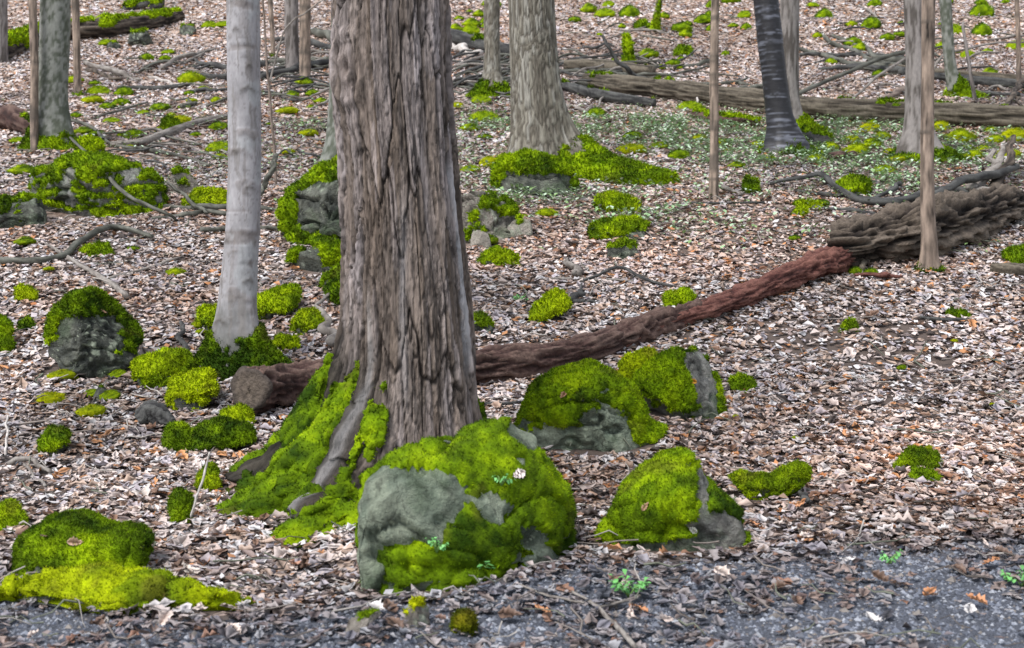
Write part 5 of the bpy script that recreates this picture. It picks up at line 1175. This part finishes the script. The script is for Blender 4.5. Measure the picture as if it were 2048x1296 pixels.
# ------------------------------------------------------------------ seedlings and twig litter
r = np.random.default_rng(6)
n = 190000; y = r.uniform(12.5, 24, n); x = r.uniform(-.45, .5, n) * y
p = np.stack([x, y, 0 * x], -1)
core = np.exp(-(((x / y - .16) / .30) ** 2) ** 1.5) * .75 * sstep(12.8, 15.5, y) * sstep(24, 19.5, y)
den = core * (.25 + .9 * sstep(-.15, .35, fbm(p * .7, 3, 55))) * (.3 + sstep(-.2, .4, fbm(p * 3.5, 2, 56)))
den = den + .05 * sstep(.2, .5, fbm(p * .9 + 5, 2, 57))
k = r.random(n) < den * 1.15; x, y = x[k], y[k]; n = len(x)
sv = np.array([[0, 0, 0], [.5, .32, .1], [1, 0, .05], [.5, -.32, .1]]); sf = np.array([[0, 1, 2], [0, 2, 3]])
a = r.uniform(0, 6.28, n); s = r.uniform(.035, .08, n); til = r.uniform(-.1, .6, n)
Q = sv[None] * s[:, None, None]; ca, sa = np.cos(a)[:, None], np.sin(a)[:, None]
P = np.stack([Q[..., 0] * ca - Q[..., 1] * sa, Q[..., 0] * sa + Q[..., 1] * ca, Q[..., 2] + Q[..., 0] * til[:, None]], -1) + np.stack([x, y, ground(x, y) + r.uniform(.04, .10, n)], 1)[:, None]
C = np.array([[.27, .40, .21], [.38, .52, .33], [.22, .34, .13], [.45, .55, .41]])[r.integers(0, 4, n)] * r.uniform(.8, 1.2, n)[:, None]
tag(link("seedlings", make_mesh("seedlings", P.reshape(-1, 3), (sf[None] + (np.arange(n) * 4)[:, None, None]).reshape(-1, 3), np.repeat(C, 4, 0), smooth=False), M_HERB),
    "low green seedlings spread thinly over the middle slope", "seedlings", kind="stuff")

n = 1500; yy = r.uniform(4, 34, n); x = r.uniform(-.45, .45, n) * yy
a = r.uniform(0, 6.28, n); L = np.exp(r.normal(-1.6, .5, n)) * (.6 + yy / 22); w = r.uniform(.003, .007, n) * (.7 + yy / 18)
ns = 4; VV, CC, FF = [], [], []
tt = np.linspace(-.5, .5, ns)
kx = r.normal(0, .06, (n, ns)); kz = np.abs(r.normal(0, .02, (n, ns)))
cxs = x[:, None] + np.cos(a)[:, None] * L[:, None] * tt - np.sin(a)[:, None] * L[:, None] * kx
cys = yy[:, None] + np.sin(a)[:, None] * L[:, None] * tt + np.cos(a)[:, None] * L[:, None] * kx
czs = ground(cxs, cys) + .035 + kz
C0 = np.stack([cxs, cys, czs], -1)
side = np.stack([-np.sin(a), np.cos(a), 0 * a], 1)[:, None]; upv = np.array([0, 0, 1.0])
wr = w[:, None, None] * np.linspace(1, .5, ns)[None, :, None]
ring = np.stack([C0 + side * wr, C0 - side * wr * .5 + upv * wr * .87, C0 - side * wr * .5 - upv * wr * .87], 2).reshape(n, -1, 3)
f1 = grid_faces(ns, 3)
FF = (f1[None] + (np.arange(n) * ns * 3)[:, None, None]).reshape(-1, 4)
C = np.array([[.22, .19, .17], [.36, .33, .30], [.10, .085, .075], [.15, .16, .12]])[r.integers(0, 4, n)]
tag(link("twig_litter", make_mesh("twig_litter", ring.reshape(-1, 3), FF, np.repeat(C, ns * 3, 0)), M_TWIG), "thin broken twigs lying among the fallen leaves", "twigs", kind="stuff")

# ------------------------------------------------------------------ little green plants
def plant(px, py, size, label, seed, zoff=0.0, Y=None, n=9):
    g = G(px, py) if Y is None else W(px, py, Y); r = np.random.default_rng(seed)
    root = empty("green_plant", g, label, "plant")
    for k in range(n):
        a = 2.4 * k + r.uniform(-.3, .3); el = r.uniform(.35, 1.1); L = size * r.uniform(.6, 1.0)
        d = np.array([math.cos(a) * math.cos(el), math.sin(a) * math.cos(el), math.sin(el)])
        P = [np.zeros(3), d * L * .5 + [0, 0, .02], d * L + [0, 0, -.01]]
        V, F, C = tube(np.array(P), np.array([.0025, .0016]), 5, 8, "mossgrey", seed + k, 0); C = C * 0 + np.array([.13, .24, .06])
        st = link("stalk", make_mesh("stalk", V, F, C), M_HERB, root)
        s = np.cross(d, [0, 0, 1.0]); s /= np.linalg.norm(s); lv, lf = [], []
        for j, (q, lw) in enumerate([(.55, .30), (.55, -.30), (.8, .28), (.8, -.28), (1.0, 0)]):
            c = d * L * q; dirv = (s * np.sign(lw) * .9 + d * .5) if lw else d; dirv = dirv / np.linalg.norm(dirv); sd = np.cross(dirv, [0, 0, 1.0]); sd /= np.linalg.norm(sd)
            ll = size * .34; b0 = len(lv); up_ = np.array([0, 0, .02])
            lv += [c, c + dirv * ll * .4 + sd * ll * .3 + up_ * .5, c + dirv * ll * .75 + sd * ll * .22, c + dirv * ll - up_ * .3, c + dirv * ll * .75 - sd * ll * .22, c + dirv * ll * .4 - sd * ll * .3 + up_ * .5]
            lf += [(b0, b0 + 1, b0 + 5), (b0 + 1, b0 + 2, b0 + 5), (b0 + 2, b0 + 4, b0 + 5), (b0 + 2, b0 + 3, b0 + 4)]
        lv = np.array(lv); c_ = np.array([.13, .36, .10]) * r.uniform(.75, 1.35)
        link("leaf", make_mesh("leaf", lv, np.array(lf), np.repeat(c_[None], len(lv), 0), smooth=False), M_HERB, st)
    return root
plant(958, 1152, .13, "fresh green plant at the foot of the boulder leaning on the big trunk", 801)
plant(1257, 1196, .11, "low green rosette on the gravel below the triangular boulder", 802)
plant(2044, 1175, .10, "green seedling on the gravel at the end of a thin pale twig", 803, n=7)
plant(1780, 1130, .07, "pale little seedling on the gravel edge right of the triangular boulder", 804, n=6)
plant(150, 1205, .08, "small green seedling growing by the flat moss bank", 805, n=7)
plant(1040, 607, .10, "small green seedling above the rotten log near the steep moss cushion", 806, n=7)

# ------------------------------------------------------------------ single leaves that stand out, and plants on the leaning boulder
def on_stone(px, py):
    """The stone or moss surface seen at a photo pixel."""
    d = ray(px, py); d = d / np.linalg.norm(d); best = None
    for V, N in ROCKV:
        q = V - CAM; t_ = q @ d; off = np.linalg.norm(q - t_[:, None] * d, axis=1)
        k = (off < .03) & (N @ d < 0)
        if k.any():
            i = np.where(k)[0][np.argmin(off[k] + .2 * t_[k])]
            if best is None or t_[i] < best[0]: best = (t_[i], V[i], N[i])
    return best[1:] if best else (G(px, py), np.array([0, 0, 1.0]))
LOBED = leaf_shape([.012, .015, .10, .18, .14, .16, .28, .24, .23, .34, .28, .22, .24, .17, .10, .0])
def single_leaf(px, py, size, col, label, seed, group=None, stone=False, el=.25):
    r = np.random.default_rng(seed)
    if stone: P, N = on_stone(px, py); P = P + N * .012
    else: P, N = G(px, py), np.array([0, -.12, 1.0]); P = P + np.array([0, 0, .035])
    N = N + r.normal(0, el, 3); N /= np.linalg.norm(N); a = r.uniform(0, 6.28)
    T0 = np.array([math.cos(a), math.sin(a), 0]); B = np.cross(N, T0); B /= np.linalg.norm(B); T0 = np.cross(B, N)
    X, Y = LOBED[0][:, 0] - .5, LOBED[0][:, 1] * r.uniform(.8, 1.1)
    Z = r.normal(.6, .5) * Y ** 2 * 1.5 + r.normal(.3, .5) * X ** 2 + .5 * r.normal(0, 1) * X * Y + .03 * r.normal(0, 1, len(X))
    V = (T0 * X[:, None] + B * Y[:, None] + N * Z[:, None]) * size
    C = np.array(col) * (1 + .12 * r.normal(0, 1, len(V)))[:, None]
    o = link("fallen_leaf", make_mesh("fallen_leaf", V, LOBED[1], C), M_LEAF, loc=tuple(P))
    return tag(o, label, "leaf", group)
for k, (x, y, sz, c, lab, st) in enumerate([
    (1035, 947, .075, (.72, .62, .58), "pale pinkish leaf resting on the moss of the leaning boulder", True),
    (1385, 765, .06, (.55, .26, .03), "small orange leaf stuck on the upright mossy boulder", True),
    (1858, 548, .10, (.48, .22, .10), "orange brown leaf against the foot of the knotty sapling", False),
    (1385, 1062, .05, (.62, .60, .50), "pale leaf lying low on the triangular boulder", True),
    (1020, 790, .12, (.36, .20, .09), "curled brown leaf below the rotten log near the big trunk", False),
    (240, 870, .11, (.50, .20, .06), "orange curled leaf on dark litter above the mossy ridge", False),
    (590, 1140, .12, (.52, .28, .19), "upright pinkish tan leaf in front of the mossy root", False),
    (285, 1000, .15, (.66, .58, .52), "large pale leaf on dark litter above the broad mossy rock", False),
    (380, 1155, .14, (.62, .54, .47), "large pale leaf in the dark hollow beside the mossy root", False),
    (1290, 1010, .055, (.40, .24, .15), "small tan leaf lying on the moss of the triangular boulder", True),
    (1130, 790, .06, (.34, .19, .11), "brown leaf lying on the moss cap of the wedge shaped boulder", True),
    (150, 1090, .07, (.45, .30, .21), "tan leaf lying on the broad low mossy rock", True),
    (90, 1075, .05, (.20, .12, .08), "dark brown leaf lying on the broad low mossy rock", True),
    (395, 785, .06, (.42, .27, .18), "tan leaf lying on the large bright moss cushion", True),
    (205, 625, .06, (.30, .17, .10), "brown leaf lying on the moss hood of the dark faced boulder", True),
    (870, 865, .09, (.30, .14, .05), "brown leaf caught on the top moss of the leaning boulder", True)]):
    single_leaf(x, y, sz, c, lab, 900 + k, None, st)
rl_ = random.Random(8)
FGC = [("pale tan", (.62, .51, .45)), ("whitish", (.58, .55, .535)), ("rusty orange", (.48, .22, .10)), ("dark brown", (.14, .085, .06)), ("greyish", (.34, .33, .36))]
k = 0
while k < 70:
    x, y = rl_.uniform(10, 2040), rl_.uniform(960, 1290)
    g = G(x, y)
    if any((((g[0] - f[0]) * f[2] + (g[1] - f[1]) * f[3]) / f[4]) ** 2 + (((g[1] - f[1]) * f[2] - (g[0] - f[0]) * f[3]) / f[5]) ** 2 < 1.3 for f in FOOT): continue
    if 380 < x < 700 and y < 1130: continue
    nm, c = FGC[rl_.choice([0, 0, 0, 1, 2, 3, 3, 4])]
    wh = "on the gravel of the track edge" if gravel_mask(np.array([g[0]]), np.array([g[1]]))[0] > .5 else "on the foreground litter above the gravel"
    single_leaf(x, y, rl_.uniform(.075, .115), c, "large " + nm + " lobed leaf lying " + wh, 950 + k, "large " + nm + " leaves " + wh); k += 1
for k, (x, y, sz, lab) in enumerate([(1000, 972, .06, "green sprig rooted in the moss of the leaning boulder, upper one"), (878, 1108, .065, "green sprig rooted in the moss of the leaning boulder, lower one")]):
    P, N = on_stone(x, y)
    o = plant(x, y, sz, lab, 830 + k, n=6); o.location = tuple(P)
